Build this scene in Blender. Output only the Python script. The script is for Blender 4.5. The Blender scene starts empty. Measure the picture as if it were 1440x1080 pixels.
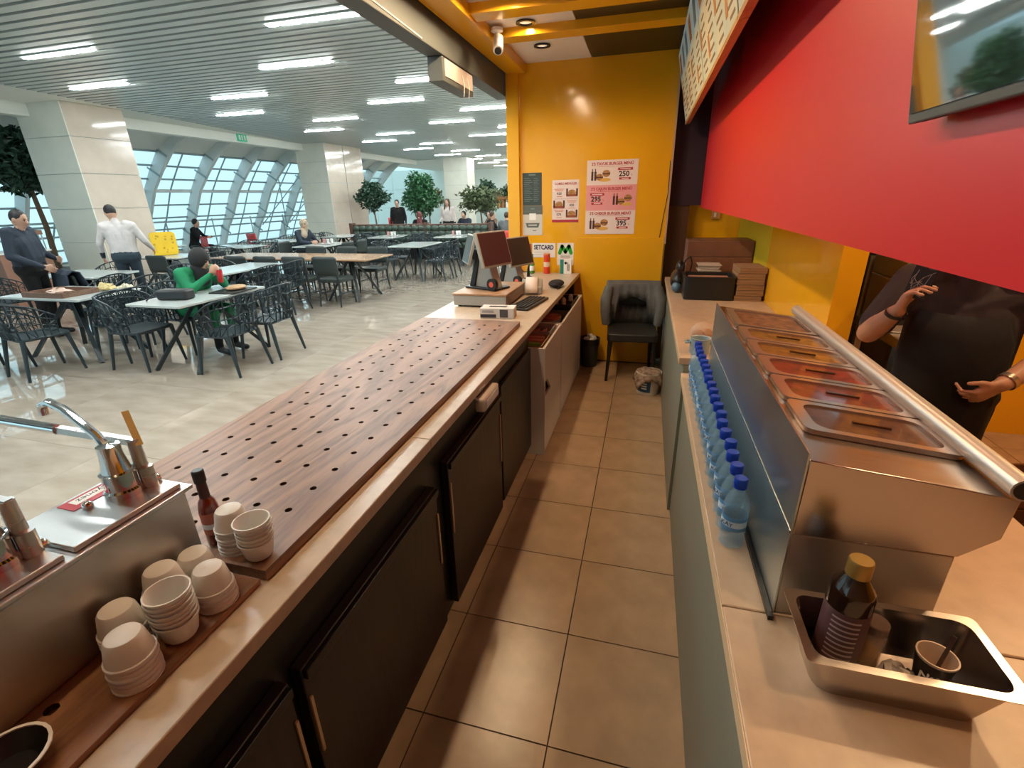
import bpy, bmesh, math, random
import numpy as np
from mathutils import Vector, Matrix, Euler
random.seed(7)
scene = bpy.context.scene
COL = scene.collection
pi = math.pi
R = math.radians

# ---------------------------------------------------------------- camera
cam_d = bpy.data.cameras.new('camera'); cam = bpy.data.objects.new('camera', cam_d); COL.objects.link(cam)
cam_d.sensor_fit = 'HORIZONTAL'; cam_d.sensor_width = 36.0
cam_d.lens = 36.0 * 667.51 / 1440.0
cam_d.clip_start = 0.02; cam_d.clip_end = 300
_yaw, _pitch, _roll = 0.2728, 0.3744, -0.02312
_f = Vector((-math.sin(_yaw)*math.cos(_pitch), math.cos(_yaw)*math.cos(_pitch), -math.sin(_pitch)))
_r = Vector((math.cos(_yaw), math.sin(_yaw), 0)); _u = _r.cross(_f)
_r2 = _r*math.cos(_roll) + _u*math.sin(_roll); _u2 = -_r*math.sin(_roll) + _u*math.cos(_roll)
CAMLOC = Vector((0.1923, -1.02, 1.7105))
cam.matrix_world = Matrix(((_r2.x, _u2.x, -_f.x, CAMLOC.x), (_r2.y, _u2.y, -_f.y, CAMLOC.y), (_r2.z, _u2.z, -_f.z, CAMLOC.z), (0, 0, 0, 1)))
scene.camera = cam

# ---------------------------------------------------------------- world, exposure, lights
scene.view_settings.view_transform = 'Standard'
scene.view_settings.look = 'None'
scene.view_settings.gamma = 1.0
scene.view_settings.use_curve_mapping = False
scene.view_settings.exposure = 0.0
w = bpy.data.worlds.new('sky'); scene.world = w; w.use_nodes = True
bg = w.node_tree.nodes['Background']
bg.inputs[0].default_value = (0.55, 0.89, 1.0, 1); bg.inputs[1].default_value = 1.3
HALL_LAMP = 150.0
SPOT_W = 41.0
WARM = (1.0, 0.70, 0.41)

def add_light(kind, name, loc, energy, color=(1,1,1), size=0.1, target=None, spot=None, blend=0.4):
    d = bpy.data.lights.new(name, kind); d.energy = energy; d.color = color
    if kind == 'AREA': d.shape = 'DISK'; d.size = size
    else: d.shadow_soft_size = size
    if kind == 'SPOT': d.spot_size = spot or R(120); d.spot_blend = blend
    o = bpy.data.objects.new(name, d); COL.objects.link(o); o.location = loc
    if target is not None:
        o.rotation_euler = (Vector(target)-Vector(loc)).to_track_quat('-Z', 'Y').to_euler()
    return o

# ---------------------------------------------------------------- materials
MATS = {}
def mat(name, col=(.5,.5,.5), rough=.5, metal=0, spec=.5, coat=0, bump=0, bscale=40, var=0, vscale=5, stretch=None,
        emit=None, estr=0, trans=0, ior=1.45, alpha=1, col2=None, sheen=0, coatrough=.05):
    if name in MATS: return MATS[name]
    m = bpy.data.materials.new(name); m.use_nodes = True; MATS[name] = m
    nt = m.node_tree; b = nt.nodes['Principled BSDF']
    b.inputs['Base Color'].default_value = (*col, 1)
    b.inputs['Roughness'].default_value = rough; b.inputs['Metallic'].default_value = metal
    b.inputs['Specular IOR Level'].default_value = spec
    b.inputs['Coat Weight'].default_value = coat; b.inputs['Coat Roughness'].default_value = coatrough
    b.inputs['Transmission Weight'].default_value = trans; b.inputs['IOR'].default_value = ior
    b.inputs['Alpha'].default_value = alpha
    if sheen: b.inputs['Sheen Weight'].default_value = sheen
    if emit: b.inputs['Emission Color'].default_value = (*emit, 1); b.inputs['Emission Strength'].default_value = estr
    if var or bump:
        tc = nt.nodes.new('ShaderNodeTexCoord'); mp = nt.nodes.new('ShaderNodeMapping')
        nt.links.new(tc.outputs['Object'], mp.inputs[0])
        if stretch: mp.inputs['Scale'].default_value = stretch
    if var:
        n = nt.nodes.new('ShaderNodeTexNoise'); n.inputs['Scale'].default_value = vscale; n.inputs['Detail'].default_value = 6
        nt.links.new(mp.outputs[0], n.inputs['Vector'])
        cr = nt.nodes.new('ShaderNodeValToRGB'); cr.color_ramp.elements[0].position = .3; cr.color_ramp.elements[1].position = .7
        c2 = col2 or tuple(max(0, c*(1-var)) for c in col)
        c1 = col if col2 else tuple(min(1, c*(1+var*.6)) for c in col)
        cr.color_ramp.elements[0].color = (*c2, 1); cr.color_ramp.elements[1].color = (*c1, 1)
        nt.links.new(n.outputs['Fac'], cr.inputs[0]); nt.links.new(cr.outputs[0], b.inputs['Base Color'])
    if bump:
        n2 = nt.nodes.new('ShaderNodeTexNoise'); n2.inputs['Scale'].default_value = bscale; n2.inputs['Detail'].default_value = 4
        nt.links.new(mp.outputs[0], n2.inputs['Vector'])
        bp = nt.nodes.new('ShaderNodeBump'); bp.inputs['Strength'].default_value = bump; bp.inputs['Distance'].default_value = .01
        nt.links.new(n2.outputs['Fac'], bp.inputs['Height']); nt.links.new(bp.outputs[0], b.inputs['Normal'])
    return m

def wood_mat(name, c1, c2, rough=.4, scale=6, axis='Y', coat=0):
    m = mat(name, c1, rough, coat=coat); nt = m.node_tree; b = nt.nodes['Principled BSDF']
    tc = nt.nodes.new('ShaderNodeTexCoord'); mp = nt.nodes.new('ShaderNodeMapping')
    s = {'X': (.12,1,1), 'Y': (1,.12,1), 'Z': (1,1,.12)}[axis]; mp.inputs['Scale'].default_value = s
    nt.links.new(tc.outputs['Object'], mp.inputs[0])
    n = nt.nodes.new('ShaderNodeTexNoise'); n.inputs['Scale'].default_value = scale; n.inputs['Detail'].default_value = 3; n.inputs['Distortion'].default_value = .6
    nt.links.new(mp.outputs[0], n.inputs['Vector'])
    mu = nt.nodes.new('ShaderNodeMath'); mu.operation = 'MULTIPLY'; mu.inputs[1].default_value = 14
    nt.links.new(n.outputs['Fac'], mu.inputs[0])
    fr = nt.nodes.new('ShaderNodeMath'); fr.operation = 'PINGPONG'; fr.inputs[1].default_value = 1
    nt.links.new(mu.outputs[0], fr.inputs[0])
    n2 = nt.nodes.new('ShaderNodeTexNoise'); n2.inputs['Scale'].default_value = scale*25; nt.links.new(mp.outputs[0], n2.inputs['Vector'])
    mx = nt.nodes.new('ShaderNodeMath'); mx.operation = 'MULTIPLY_ADD'; mx.inputs[1].default_value = .5
    nt.links.new(fr.outputs[0], mx.inputs[0])
    h = nt.nodes.new('ShaderNodeMath'); h.operation = 'MULTIPLY'; h.inputs[1].default_value = .6; nt.links.new(n2.outputs['Fac'], h.inputs[0])
    nt.links.new(h.outputs[0], mx.inputs[2])
    cr = nt.nodes.new('ShaderNodeValToRGB'); cr.color_ramp.elements[0].color = (*c2,1); cr.color_ramp.elements[1].color = (*c1,1)
    cr.color_ramp.elements[0].position = .15; cr.color_ramp.elements[1].position = .75
    nt.links.new(mx.outputs[0], cr.inputs[0]); nt.links.new(cr.outputs[0], b.inputs['Base Color'])
    bp = nt.nodes.new('ShaderNodeBump'); bp.inputs['Strength'].default_value = .15; bp.inputs['Distance'].default_value = .004
    nt.links.new(mx.outputs[0], bp.inputs['Height']); nt.links.new(bp.outputs[0], b.inputs['Normal'])
    return m

def steel_mat(name, col=(.62,.62,.62), rough=.28, stretch=(1,1,60)):
    m = mat(name, col, rough, metal=1); nt = m.node_tree; b = nt.nodes['Principled BSDF']
    tc = nt.nodes.new('ShaderNodeTexCoord'); mp = nt.nodes.new('ShaderNodeMapping'); mp.inputs['Scale'].default_value = stretch
    nt.links.new(tc.outputs['Object'], mp.inputs[0])
    n = nt.nodes.new('ShaderNodeTexNoise'); n.inputs['Scale'].default_value = 6; n.inputs['Detail'].default_value = 5
    nt.links.new(mp.outputs[0], n.inputs['Vector'])
    mr = nt.nodes.new('ShaderNodeMapRange'); mr.inputs['To Min'].default_value = rough*.8; mr.inputs['To Max'].default_value = rough*1.35
    nt.links.new(n.outputs['Fac'], mr.inputs[0]); nt.links.new(mr.outputs[0], b.inputs['Roughness'])
    return m

# ---------------------------------------------------------------- mesh builder
class MB:
    def __init__(s): s.v=[]; s.f=[]; s.mi=[]; s.m=0
    def add(s, vs, fs):
        o=len(s.v); s.v.extend([tuple(v) for v in vs]); s.f.extend([tuple(i+o for i in f) for f in fs]); s.mi.extend([s.m]*len(fs)); return s
    def box(s,x0,x1,y0,y1,z0,z1):
        if x0>x1: x0,x1=x1,x0
        if y0>y1: y0,y1=y1,y0
        if z0>z1: z0,z1=z1,z0
        return s.add([(x0,y0,z0),(x1,y0,z0),(x1,y1,z0),(x0,y1,z0),(x0,y0,z1),(x1,y0,z1),(x1,y1,z1),(x0,y1,z1)],
              [(0,3,2,1),(4,5,6,7),(0,1,5,4),(1,2,6,5),(2,3,7,6),(3,0,4,7)])
    def bar(s,p0,p1,w,h,up=(0,0,1)):
        p0=Vector(p0);p1=Vector(p1);d=(p1-p0).normalized();upv=Vector(up)
        x=d.cross(upv)
        if x.length<1e-4: x=d.cross(Vector((0,1,0)))
        x.normalize(); y=x.cross(d); vs=[]
        for p in (p0,p1):
            for a,b in ((-1,-1),(1,-1),(1,1),(-1,1)): vs.append(p+x*a*w/2+y*b*h/2)
        return s.add(vs,[(0,1,2,3),(7,6,5,4),(0,4,5,1),(1,5,6,2),(2,6,7,3),(3,7,4,0)])
    def tube(s,pts,r,n=10,caps=True):
        pts=[Vector(p) for p in pts]; rs=r if isinstance(r,(list,tuple)) else [r]*len(pts)
        vs=[];prev=None
        for i,p in enumerate(pts):
            d=(pts[min(i+1,len(pts)-1)]-pts[max(i-1,0)]).normalized()
            if prev is None:
                x=d.orthogonal().normalized()
            else:
                x=(prev-d*prev.dot(d))
                x=x.normalized() if x.length>1e-6 else d.orthogonal().normalized()
            prev=x; y=d.cross(x)
            for k in range(n):
                a=2*pi*k/n; vs.append(p+(x*math.cos(a)+y*math.sin(a))*rs[i])
        fs=[]
        for i in range(len(pts)-1):
            for k in range(n):
                a=i*n+k;b=i*n+(k+1)%n; fs.append((a,b,b+n,a+n))
        if caps: fs.append(tuple(range(n-1,-1,-1))); fs.append(tuple((len(pts)-1)*n+k for k in range(n)))
        return s.add(vs,fs)
    def lathe(s,prof,c=(0,0,0),n=20,cap=True):
        vs=[];fs=[]
        for r,z in prof:
            for k in range(n):
                a=2*pi*k/n; vs.append((c[0]+r*math.cos(a),c[1]+r*math.sin(a),c[2]+z))
        for i in range(len(prof)-1):
            for k in range(n):
                a=i*n+k;b=i*n+(k+1)%n; fs.append((a,b,b+n,a+n))
        if cap:
            if prof[0][0]>1e-6: fs.append(tuple(range(n-1,-1,-1)))
            if prof[-1][0]>1e-6: fs.append(tuple((len(prof)-1)*n+k for k in range(n)))
        return s.add(vs,fs)
    def ell(s,c,r,n=14,m=9,rot=None):
        vs=[];fs=[];M=rot or Matrix.Identity(3); c=Vector(c)
        for i in range(m+1):
            t=pi*i/m
            for k in range(n):
                a=2*pi*k/n; vs.append(c+M@Vector((r[0]*math.sin(t)*math.cos(a),r[1]*math.sin(t)*math.sin(a),-r[2]*math.cos(t))))
        for i in range(m):
            for k in range(n):
                a=i*n+k;b=i*n+(k+1)%n; fs.append((a,b,b+n,a+n))
        return s.add(vs,fs)
    def prism(s,poly,d0,d1,axis='Z'):
        # poly: list of 2D points; axis: extrusion axis
        f={'Z':lambda a,b,d:(a,b,d),'Y':lambda a,b,d:(a,d,b),'X':lambda a,b,d:(d,a,b)}[axis]
        n=len(poly); vs=[f(a,b,d0) for a,b in poly]+[f(a,b,d1) for a,b in poly]
        fs=[tuple(range(n-1,-1,-1)),tuple(range(n,2*n))]+[(i,(i+1)%n,n+(i+1)%n,n+i) for i in range(n)]
        return s.add(vs,fs)
    def grid(s,P,closed_u=False):
        # P[i][j] points
        nu=len(P);nv=len(P[0]); vs=[p for row in P for p in row]; fs=[]
        for i in range(nu-1+(1 if closed_u else 0)):
            for j in range(nv-1):
                a=i*nv+j;b=((i+1)%nu)*nv+j; fs.append((a,b,b+1,a+1))
        return s.add(vs,fs)
    def xf(s,M,start=0):
        for i in range(start,len(s.v)): s.v[i]=tuple(M@Vector(s.v[i]))
        return s
    def mesh(s,name,mats,smooth=True,ang=35):
        me=bpy.data.meshes.new(name); me.from_pydata(s.v,[],s.f)
        if not isinstance(mats,(list,tuple)): mats=[mats]
        for m in mats: me.materials.append(m)
        if len(mats)>1: me.polygons.foreach_set('material_index',s.mi)
        bm=bmesh.new(); bm.from_mesh(me); bmesh.ops.recalc_face_normals(bm,faces=bm.faces); bm.to_mesh(me); bm.free()
        if smooth:
            me.polygons.foreach_set('use_smooth',[True]*len(me.polygons)); me.set_sharp_from_angle(angle=R(ang))
        me.update(); return me
    def build(s,name,mats,parent=None,bevel=0,smooth=True,ang=35,solid=0):
        o=bpy.data.objects.new(name,s.mesh(name,mats,smooth,ang)); COL.objects.link(o)
        if parent is not None: o.parent=parent
        if solid:
            md=o.modifiers.new('thickness','SOLIDIFY'); md.thickness=solid; md.offset=0
        if bevel:
            md=o.modifiers.new('edge','BEVEL'); md.width=bevel; md.segments=2; md.limit_method='ANGLE'
        return o
def mesh_obj(name,me,parent=None,loc=None):
    o=bpy.data.objects.new(name,me); COL.objects.link(o)
    if parent is not None: o.parent=parent
    if loc is not None: o.location=loc
    return o
def tag(o,label,cat,group=None,kind=None):
    o['label']=label; o['category']=cat
    if group: o['group']=group
    if kind: o['kind']=kind
    return o
def thing(name,label,cat,loc=(0,0,0),rz=0,group=None):
    o=bpy.data.objects.new(name,None); COL.objects.link(o); o.location=loc; o.rotation_euler=(0,0,rz); o.empty_display_size=.1
    return tag(o,label,cat,group)
def struct(o,label=None,cat=None):
    o['kind']='structure'
    if label: o['label']=label
    if cat: o['category']=cat
    return o
CH={}
def kids(o):
    return [c for c in bpy.data.objects if c.parent is o]
def dup(root,loc,rz,label=None,children=None,scale=None):
    r=root.copy(); COL.objects.link(r); r.location=loc; r.rotation_euler=(0,0,rz)
    if label: r['label']=label
    if scale: r.scale=(scale,)*3
    for ch in (children if children is not None else kids(root)):
        c=ch.copy(); COL.objects.link(c); c.parent=r
        for g in kids(ch):
            d=g.copy(); COL.objects.link(d); d.parent=c
    return r
def bake(mb,mods,mats,name):
    """evaluate modifiers once and return a plain mesh"""
    o=mb.build('tmp',mats,smooth=False)
    for kind,kw in mods:
        md=o.modifiers.new(kind,kind)
        for k,v in kw.items(): setattr(md,k,v)
    dg=bpy.context.evaluated_depsgraph_get(); dg.update()
    me=bpy.data.meshes.new_from_object(o.evaluated_get(dg)); me.name=name
    old=o.data; bpy.data.objects.remove(o); bpy.data.meshes.remove(old)
    return me
def text_mesh(body,size,depth=.0006,bold=0,align='CENTER'):
    c=bpy.data.curves.new('t','FONT'); c.body=body; c.size=size; c.extrude=depth; c.offset=bold; c.align_x=align; c.align_y='CENTER'
    c.resolution_u=2
    o=bpy.data.objects.new('t',c); COL.objects.link(o)
    dg=bpy.context.evaluated_depsgraph_get(); dg.update()
    me=bpy.data.meshes.new_from_object(o.evaluated_get(dg)); bpy.data.objects.remove(o); bpy.data.curves.remove(c)
    return me
def text(name,body,size,m,parent,M,bold=0,sx=1,align='CENTER',depth=.0006):
    me=text_mesh(body,size,depth,bold,align); me.materials.clear(); me.materials.append(m); me.name=name
    me.transform(M@Matrix.Diagonal((sx,1,1,1))); o=bpy.data.objects.new(name,me); COL.objects.link(o); o.parent=parent; return o
def onY(x,y,z):  # text facing -Y at x,y,z
    return Matrix.Translation((x,y,z))@Matrix.Rotation(pi/2,4,'X')
def rrect(x0,x1,y0,y1,r,n=4):
    P=[]
    for cx,cy,a0 in ((x1-r,y0+r,-90),(x1-r,y1-r,0),(x0+r,y1-r,90),(x0+r,y0+r,180)):
        for k in range(n+1):
            a=R(a0+90*k/n); P.append((cx+r*math.cos(a),cy+r*math.sin(a)))
    return P
# ---------------------------------------------------------------- material set
M_tile = mat('floor tile', (.42,.295,.19), .26, var=.16, vscale=7, bump=.05, bscale=30)
M_grout = mat('grout', (.06,.045,.035), .9)
M_marble = mat('hall marble', (.50,.43,.355), .03, coat=.5, coatrough=.02, col2=(.36,.30,.24), var=.2, vscale=2.2, stretch=(1,3,1))
M_yellow = mat('yellow paint', (.74,.38,.012), .13, var=.06, vscale=2)
M_yellow2 = mat('lemon yellow wall', (.60,.46,.02), .4)  # greener and rougher than the other yellow walls
M_red = mat('red gloss panel', (.60,.010,.018), .38, spec=.35, coat=.12, coatrough=.3)
M_wall_shade = mat('wall in painted shade', (.03,.012,.028), .5)  # wall behind the bulkhead end, its shadow painted in as dark purple
M_white = mat('white paint', (.75,.74,.70), .5)
M_hallwhite = mat('hall white', (.78,.80,.75), .5)
M_black = mat('black laminate', (.012,.011,.011), .32, bump=.05, bscale=60)
M_dkgrey = mat('dark grey metal', (.085,.10,.10), .6)
M_slab = mat('cream stone slab', (.50,.40,.30), .28, var=.12, vscale=30)
M_cream = mat('cream laminate', (.48,.355,.25), .35, var=.1, vscale=18)
M_green = mat('grey green laminate', (.20,.21,.165), .5, bump=.1, bscale=90)
M_board = wood_mat('drilled brown board', (.27,.145,.085), (.11,.056,.033), .42, 5)
M_board2 = wood_mat('worn brown wood', (.33,.16,.075), (.16,.07,.035), .42, 5)
M_steel = steel_mat('brushed steel')
M_steeld = steel_mat('dull steel', (.50,.48,.46), .38)
M_chrome = mat('chrome', (.75,.75,.75), .08, metal=1)
M_brownsteel = steel_mat('steel top', (.55,.50,.47), .22, (1,40,1))
M_slat = mat('ceiling slat', (.50,.55,.55), .35, metal=.3)
M_void = mat('ceiling void', (.10,.115,.12), .8)
M_stone = mat('column stone', (.66,.66,.58), .35, var=.05, vscale=3)
M_stone2 = mat('polished column stone', (.58,.50,.42), .10, var=.08, vscale=3)
M_rib = mat('white steel rib', (.72,.77,.77), .4)
M_mullion = mat('grey mullion', (.30,.40,.43), .4)
M_glass = mat('window glass', (.75,.95,1.0), .03, alpha=.10, spec=.6)
M_lamp = mat('lamp diffuser', (1,1,1), .5, emit=(.93,1,.98), estr=HALL_LAMP)
M_beige = mat('beige strip', (.5,.33,.2), .5)
M_plum2 = mat('brown door', (.09,.035,.012), .5)
M_blk = mat('black plastic', (.012,.012,.013), .4)
M_wht = mat('white plastic', (.78,.78,.76), .35)
M_grey = mat('grey plastic', (.33,.33,.31), .4)
M_beigepl = mat('light grey plastic', (.34,.33,.30), .4)

YW = 4.1     # back wall of the stall
ZC = 2.88    # stall ceiling

# ---------------------------------------------------------------- stall floor
fl = struct(MB().box(-1.2,3.6,-2,4.7,-.06,-.004).build('floor',M_grout,smooth=False),'beige ceramic tile floor of the stall','floor')
tm = MB().box(-.2225,.2225,-.2225,.2225,-.004,.0).mesh('tile',M_tile,False)
for ci in range(-3,8):
    for ri in range(-4,10):
        x=(ci+.5)*.45; y=(ri+.5)*.45
        if x<-.8 or (.5<x<1.1) or y+.2>4.15 or x+.2>3.6: continue
        if -1.2<x-.22: mesh_obj('tile',tm,fl,(x,y,0))
# ---------------------------------------------------------------- hall floor
hf = struct(MB().box(-24,-1.2,-8,32,-.06,-.003).build('floor_hall',M_marble,smooth=False),'polished beige marble floor of the food hall','floor')
sm = MB().box(-.5985,.5985,-.5985,.5985,-.003,0).mesh('slab',M_marble,False)
for i in range(11):
    for j in range(14):
        o=mesh_obj('slab',sm,hf,(-1.8-1.2*i,-.6+1.2*j,0)); o.rotation_euler=(0,0,pi*((i*7+j*3)%2))
# ---------------------------------------------------------------- hall ceiling
ce = struct(MB().box(-12,4.0,-8,22.5,3.58,3.64).build('ceiling',M_void,smooth=False),'grey linear slat ceiling of the food hall','ceiling')
slm = MB().box(0,1,-.055,.055,3.5,3.56).mesh('slat',M_slat,False)
y=-3.0
def ceil_edge(y): return -9.5-.17*max(0,y-4.5)
while y<22.4:
    o=mesh_obj('slat',slm,ce,(ceil_edge(y),y,0)); o.scale=(-.9-ceil_edge(y),1,1); y+=.165
c2=MB().box(-14,4,22.5,32,3.5,3.6).build('ceiling_far',M_hallwhite,smooth=False); struct(c2,'plain white ceiling at the far end of the hall','ceiling')
mb=MB()
mb.add([(ceil_edge(-8)-.02,-8,3.515),(ceil_edge(4.5)-.02,4.5,3.515),(ceil_edge(22.5)-.02,22.5,3.515),(-13.4,22.5,3.515),(-11.1,4.5,3.515),(-11.1,-8,3.515)],[(0,1,2,3,4,5)])
mb.add([(-11.0,-8,3.30),(-11.25,-8,3.30),(-11.25,22.5,3.30),(-11.0,22.5,3.30),(-11.0,-8,3.6),(-11.25,-8,3.6),(-11.25,22.5,3.6),(-11.0,22.5,3.6)],[(0,1,2,3),(4,7,6,5),(0,4,5,1),(1,5,6,2),(2,6,7,3),(3,7,4,0)])
struct(mb.build('trim_1',M_hallwhite,smooth=False),'white ceiling margin and fascia above the windows','fascia')
# ---------------------------------------------------------------- window wall
RIB_IN=[(-15.25,0),(-14.79,.88),(-14.46,1.3),(-13.97,2.13),(-13.48,2.65),(-13.0,3.09),(-12.58,3.40),(-12.2,3.56)]
RIB_OUT=[(-15.5,0),(-15.08,.88),(-14.8,1.3),(-14.35,2.13),(-13.95,2.65),(-13.5,3.15),(-12.95,3.50),(-12.4,3.72)]
def gx(z):
    for (x0,z0),(x1,z1) in zip(RIB_OUT,RIB_OUT[1:]):
        if z0<=z<=z1: return x0+(x1-x0)*(z-z0)/(z1-z0)
    return -12.5
wn=struct(MB().box(-15.75,-15.35,-8,24,0,.28).build('window_1',M_hallwhite,smooth=False),'curved glazed window wall with white steel ribs','window')
rm=MB().prism(RIB_IN+RIB_OUT[::-1],-.05,.05,'Y').mesh('rib',M_rib,False)
inm=MB().tube([(a,0,b) for a,b in RIB_IN],.035,6).mesh('rib_flange',M_rib)
ys=[10.87+1.6*k for k in range(-9,9)]
LEV=[.28,.62,.98,1.34,1.72,2.13,2.45,2.8,3.15]
pm={}
for bi,yy in enumerate(ys):
    r_=mesh_obj('rib',rm,wn,(0,yy,0)); mesh_obj('rib_flange',inm,r_)
    if bi==len(ys)-1: break
    for a,b in zip(LEV,LEV[1:]):
        if (a,b) not in pm:
            xa,xb=gx(a),gx(b)
            pm[(a,b)]=MB().add([(xa,.05,a),(xa,1.55,a),(xb,1.55,b),(xb,.05,b)],[(0,1,2,3)]).mesh('pane',M_glass,False)
        mesh_obj('pane',pm[(a,b)],wn,(0,yy,0))
    if bi==0:
        mull=MB().tube([(gx(z)+.03,.8,z) for z in LEV],.022,6).mesh('mullion',M_mullion)
        pan=MB().add([(-13.5,.05,3.15),(-13.5,1.55,3.15),(-12.95,1.55,3.46),(-12.95,.05,3.46),(-12.4,1.55,3.6),(-12.4,.05,3.6),(-11.25,1.55,3.6),(-11.25,.05,3.6)],[(0,1,2,3),(3,2,4,5),(5,4,6,7)]).mesh('soffit_panel',mat('soffit grey',(.78,.80,.77),.5))
    mesh_obj('mullion',mull,wn,(0,yy,0)); mesh_obj('soffit_panel',pan,wn,(0,yy,0))
    brk=MB()
    for z in (.7,1.35,2.5,3.0):
        brk.bar((gx(z)+.12,yy-.07,z+.25),(gx(z)+.5,yy-.07,z),.02,.05)
    brk.build('bracket',M_mullion,wn)
    if yy>15.0:
        MB().tube([(gx(.9)+.3,yy+.1,.9),(gx(2.8)+.2,yy+1.5,2.8)],.018,6).build('brace',M_mullion,wn)
        MB().tube([(gx(.9)+.3,yy+1.5,.9),(gx(2.8)+.2,yy+.1,2.8)],.018,6).build('brace',M_mullion,wn)
for z in LEV:
    t=.05 if z==2.13 else .025
    MB().box(gx(z)-.02,gx(z)+.06,ys[0],ys[-1],z-t,z+t).build('transom',M_mullion if z!=2.13 else M_rib,wn,smooth=False)
# handrail in front of the glazing
rl=thing('handrail','thin steel handrail running along the glazed window wall','railing')
MB().tube([(-13.1,2,1.32),(-13.1,19,1.22)],.025,8).build('rail',M_mullion,rl)
for k in range(11):
    yy=2.2+1.6*k; MB().tube([(-13.1,yy,0),(-13.1,yy,1.31)],.018,6).build('post',M_mullion,rl)
# recessed downlights in the window soffit
for k,yy in enumerate([8.4,9.9,11.6,13.25,14.95,16.5]):
    for q,(xx,zz) in enumerate(((-12.4,3.555),(-13.25,3.28))):
        d=thing('soffit_downlight','small round white downlight in the soffit above the windows','downlight',(xx,yy+(-.25 if q else 0),zz),0,'downlights over the window wall')
        if q: d.rotation_euler=(0,R(-28),0)
        MB().lathe([(.075,0),(.085,-.012),(.07,-.014)],n=14).build('ring',M_rib,d)
        MB().lathe([(.066,-.004),(.06,-.013)],n=14).build('lens',mat('downlight lens',(1,1,1),.4,emit=(1,.97,.9),estr=6),d)
# ---------------------------------------------------------------- columns
def column(name,x0,x1,y0,y1,label,m1,m2,split=None):
    c=struct(MB().box(x0+.02,x1-.02,y0+.02,y1-.02,0,3.56).build(name,M_mullion,smooth=False),label,'column')
    zs=[0,.42,1.05,1.68,2.31,2.94,3.55]
    for a,b in zip(zs,zs[1:]):
        MB().box(x0,x1,y0,y0+.02,a+.004,b-.004).build('stone_panel',m1,c,smooth=False)
        MB().box(x0,x0+.02,y0+.022,y1,a+.004,b-.004).build('stone_panel',m1,c,smooth=False)
        cuts=[y0+.022]+([split-.02,split+.02] if split else [])+[y1]
        for p,q in zip(cuts[::2],cuts[1::2]):
            MB().box(x1-.02,x1,p,q,a+.004,b-.004).build('stone_panel',m2,c,smooth=False)
    return c
column('column_1',-11.35,-10.19,6.3,7.45,'massive square stone clad column at the left by the windows',M_stone,M_stone2)
column('column_2',-11.3,-10.19,14.0,16.2,'stone clad column with polished brown side behind the booth',M_stone,M_stone2,15.05)
column('column_3',-9.35,-8.15,21.9,22.9,'pale square column at the far end of the hall',M_stone,M_stone)
column('column_4',-11.35,-10.19,-2.2,-1.05,'stone clad column beside the stall',M_stone,M_stone2)
# ---------------------------------------------------------------- far end of the hall
fw_=struct(MB().box(-24,4,31.5,31.7,0,3.6).build('wall_far',M_hallwhite,smooth=False),'pale panelled wall at the far end of the hall','wall')
M_pan=mat('pale green panel',(.80,.85,.80),.35)
for i in range(14):
    for j in range(3):
        MB().box(-20+1.4*i,-18.62+1.4*i,31.46,31.5,.05+1.17*j,1.2+1.17*j).build('panel',M_pan,fw_,smooth=False)
struct(MB().box(-.9,-.7,4.6,31.5,0,3.6).build('wall_shops',M_hallwhite,smooth=False),'white wall of the neighbouring shops','wall')
# ---------------------------------------------------------------- stall walls
wb=struct(MB().box(-1.2,.36,YW,YW+.1,0,ZC+.6).build('wall_back',M_yellow,smooth=False),'glossy yellow back wall of the stall','wall')
MB().box(-.52,.36,YW-.018,YW,0,1.31).build('panel',M_yellow,wb,bevel=.004)
struct(MB().box(-1.225,-1.10,YW-.05,YW+.1,0,ZC+.02).build('trim_2',M_yellow,bevel=.004),'yellow corner post of the back wall','post')
MB().box(.36,.375,YW-.02,YW+.1,1.25,2.75).build('edge_strip',mat('worn pale edge',(.45,.3,.22),.5),wb)
struct(MB().box(.30,1.1,4.55,4.65,0,ZC+.6).build('wall_pass',M_yellow,smooth=False),'yellow wall behind the stacked boxes','wall')
struct(MB().box(.376,.58,4.3,4.36,0,1.6).build('door_1',M_plum2,smooth=False),'dark brown door beside the yellow back wall','door')
struct(MB().box(.376,.70,4.28,4.36,1.6,ZC).build('wall_shaded',M_wall_shade,smooth=False),'wall in painted shade at the end of the red bulkhead','wall')
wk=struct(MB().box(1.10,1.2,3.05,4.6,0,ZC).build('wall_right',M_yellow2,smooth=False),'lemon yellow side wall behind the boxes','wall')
struct(MB().box(1.09,1.2,1.62,3.06,0,ZC).build('wall_orange',M_yellow,smooth=False),'orange yellow pier beside the kitchen opening','wall')
struct(MB().box(2.05,3.7,2.97,3.07,0,ZC).build('wall_kitchen',M_yellow,smooth=False),'orange yellow kitchen wall behind the cook','wall')
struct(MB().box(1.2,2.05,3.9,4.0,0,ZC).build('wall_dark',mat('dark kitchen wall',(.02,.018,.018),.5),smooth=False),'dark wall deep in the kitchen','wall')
struct(MB().box(3.6,3.7,-2,2.97,0,ZC).build('wall_side',M_yellow,smooth=False),'yellow side wall of the kitchen','wall')
struct(MB().box(-1.2,3.7,-2.1,-2.0,0,ZC).build('wall_front',mat('brown wall',(.20,.12,.07),.6),smooth=False),'brown wall at the near end of the stall','wall')
bl=struct(MB().box(.655,.72,-2,4.03,1.585,ZC).build('wall_red',M_red,smooth=False),'glossy red bulkhead over the serving counter','wall')
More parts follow.
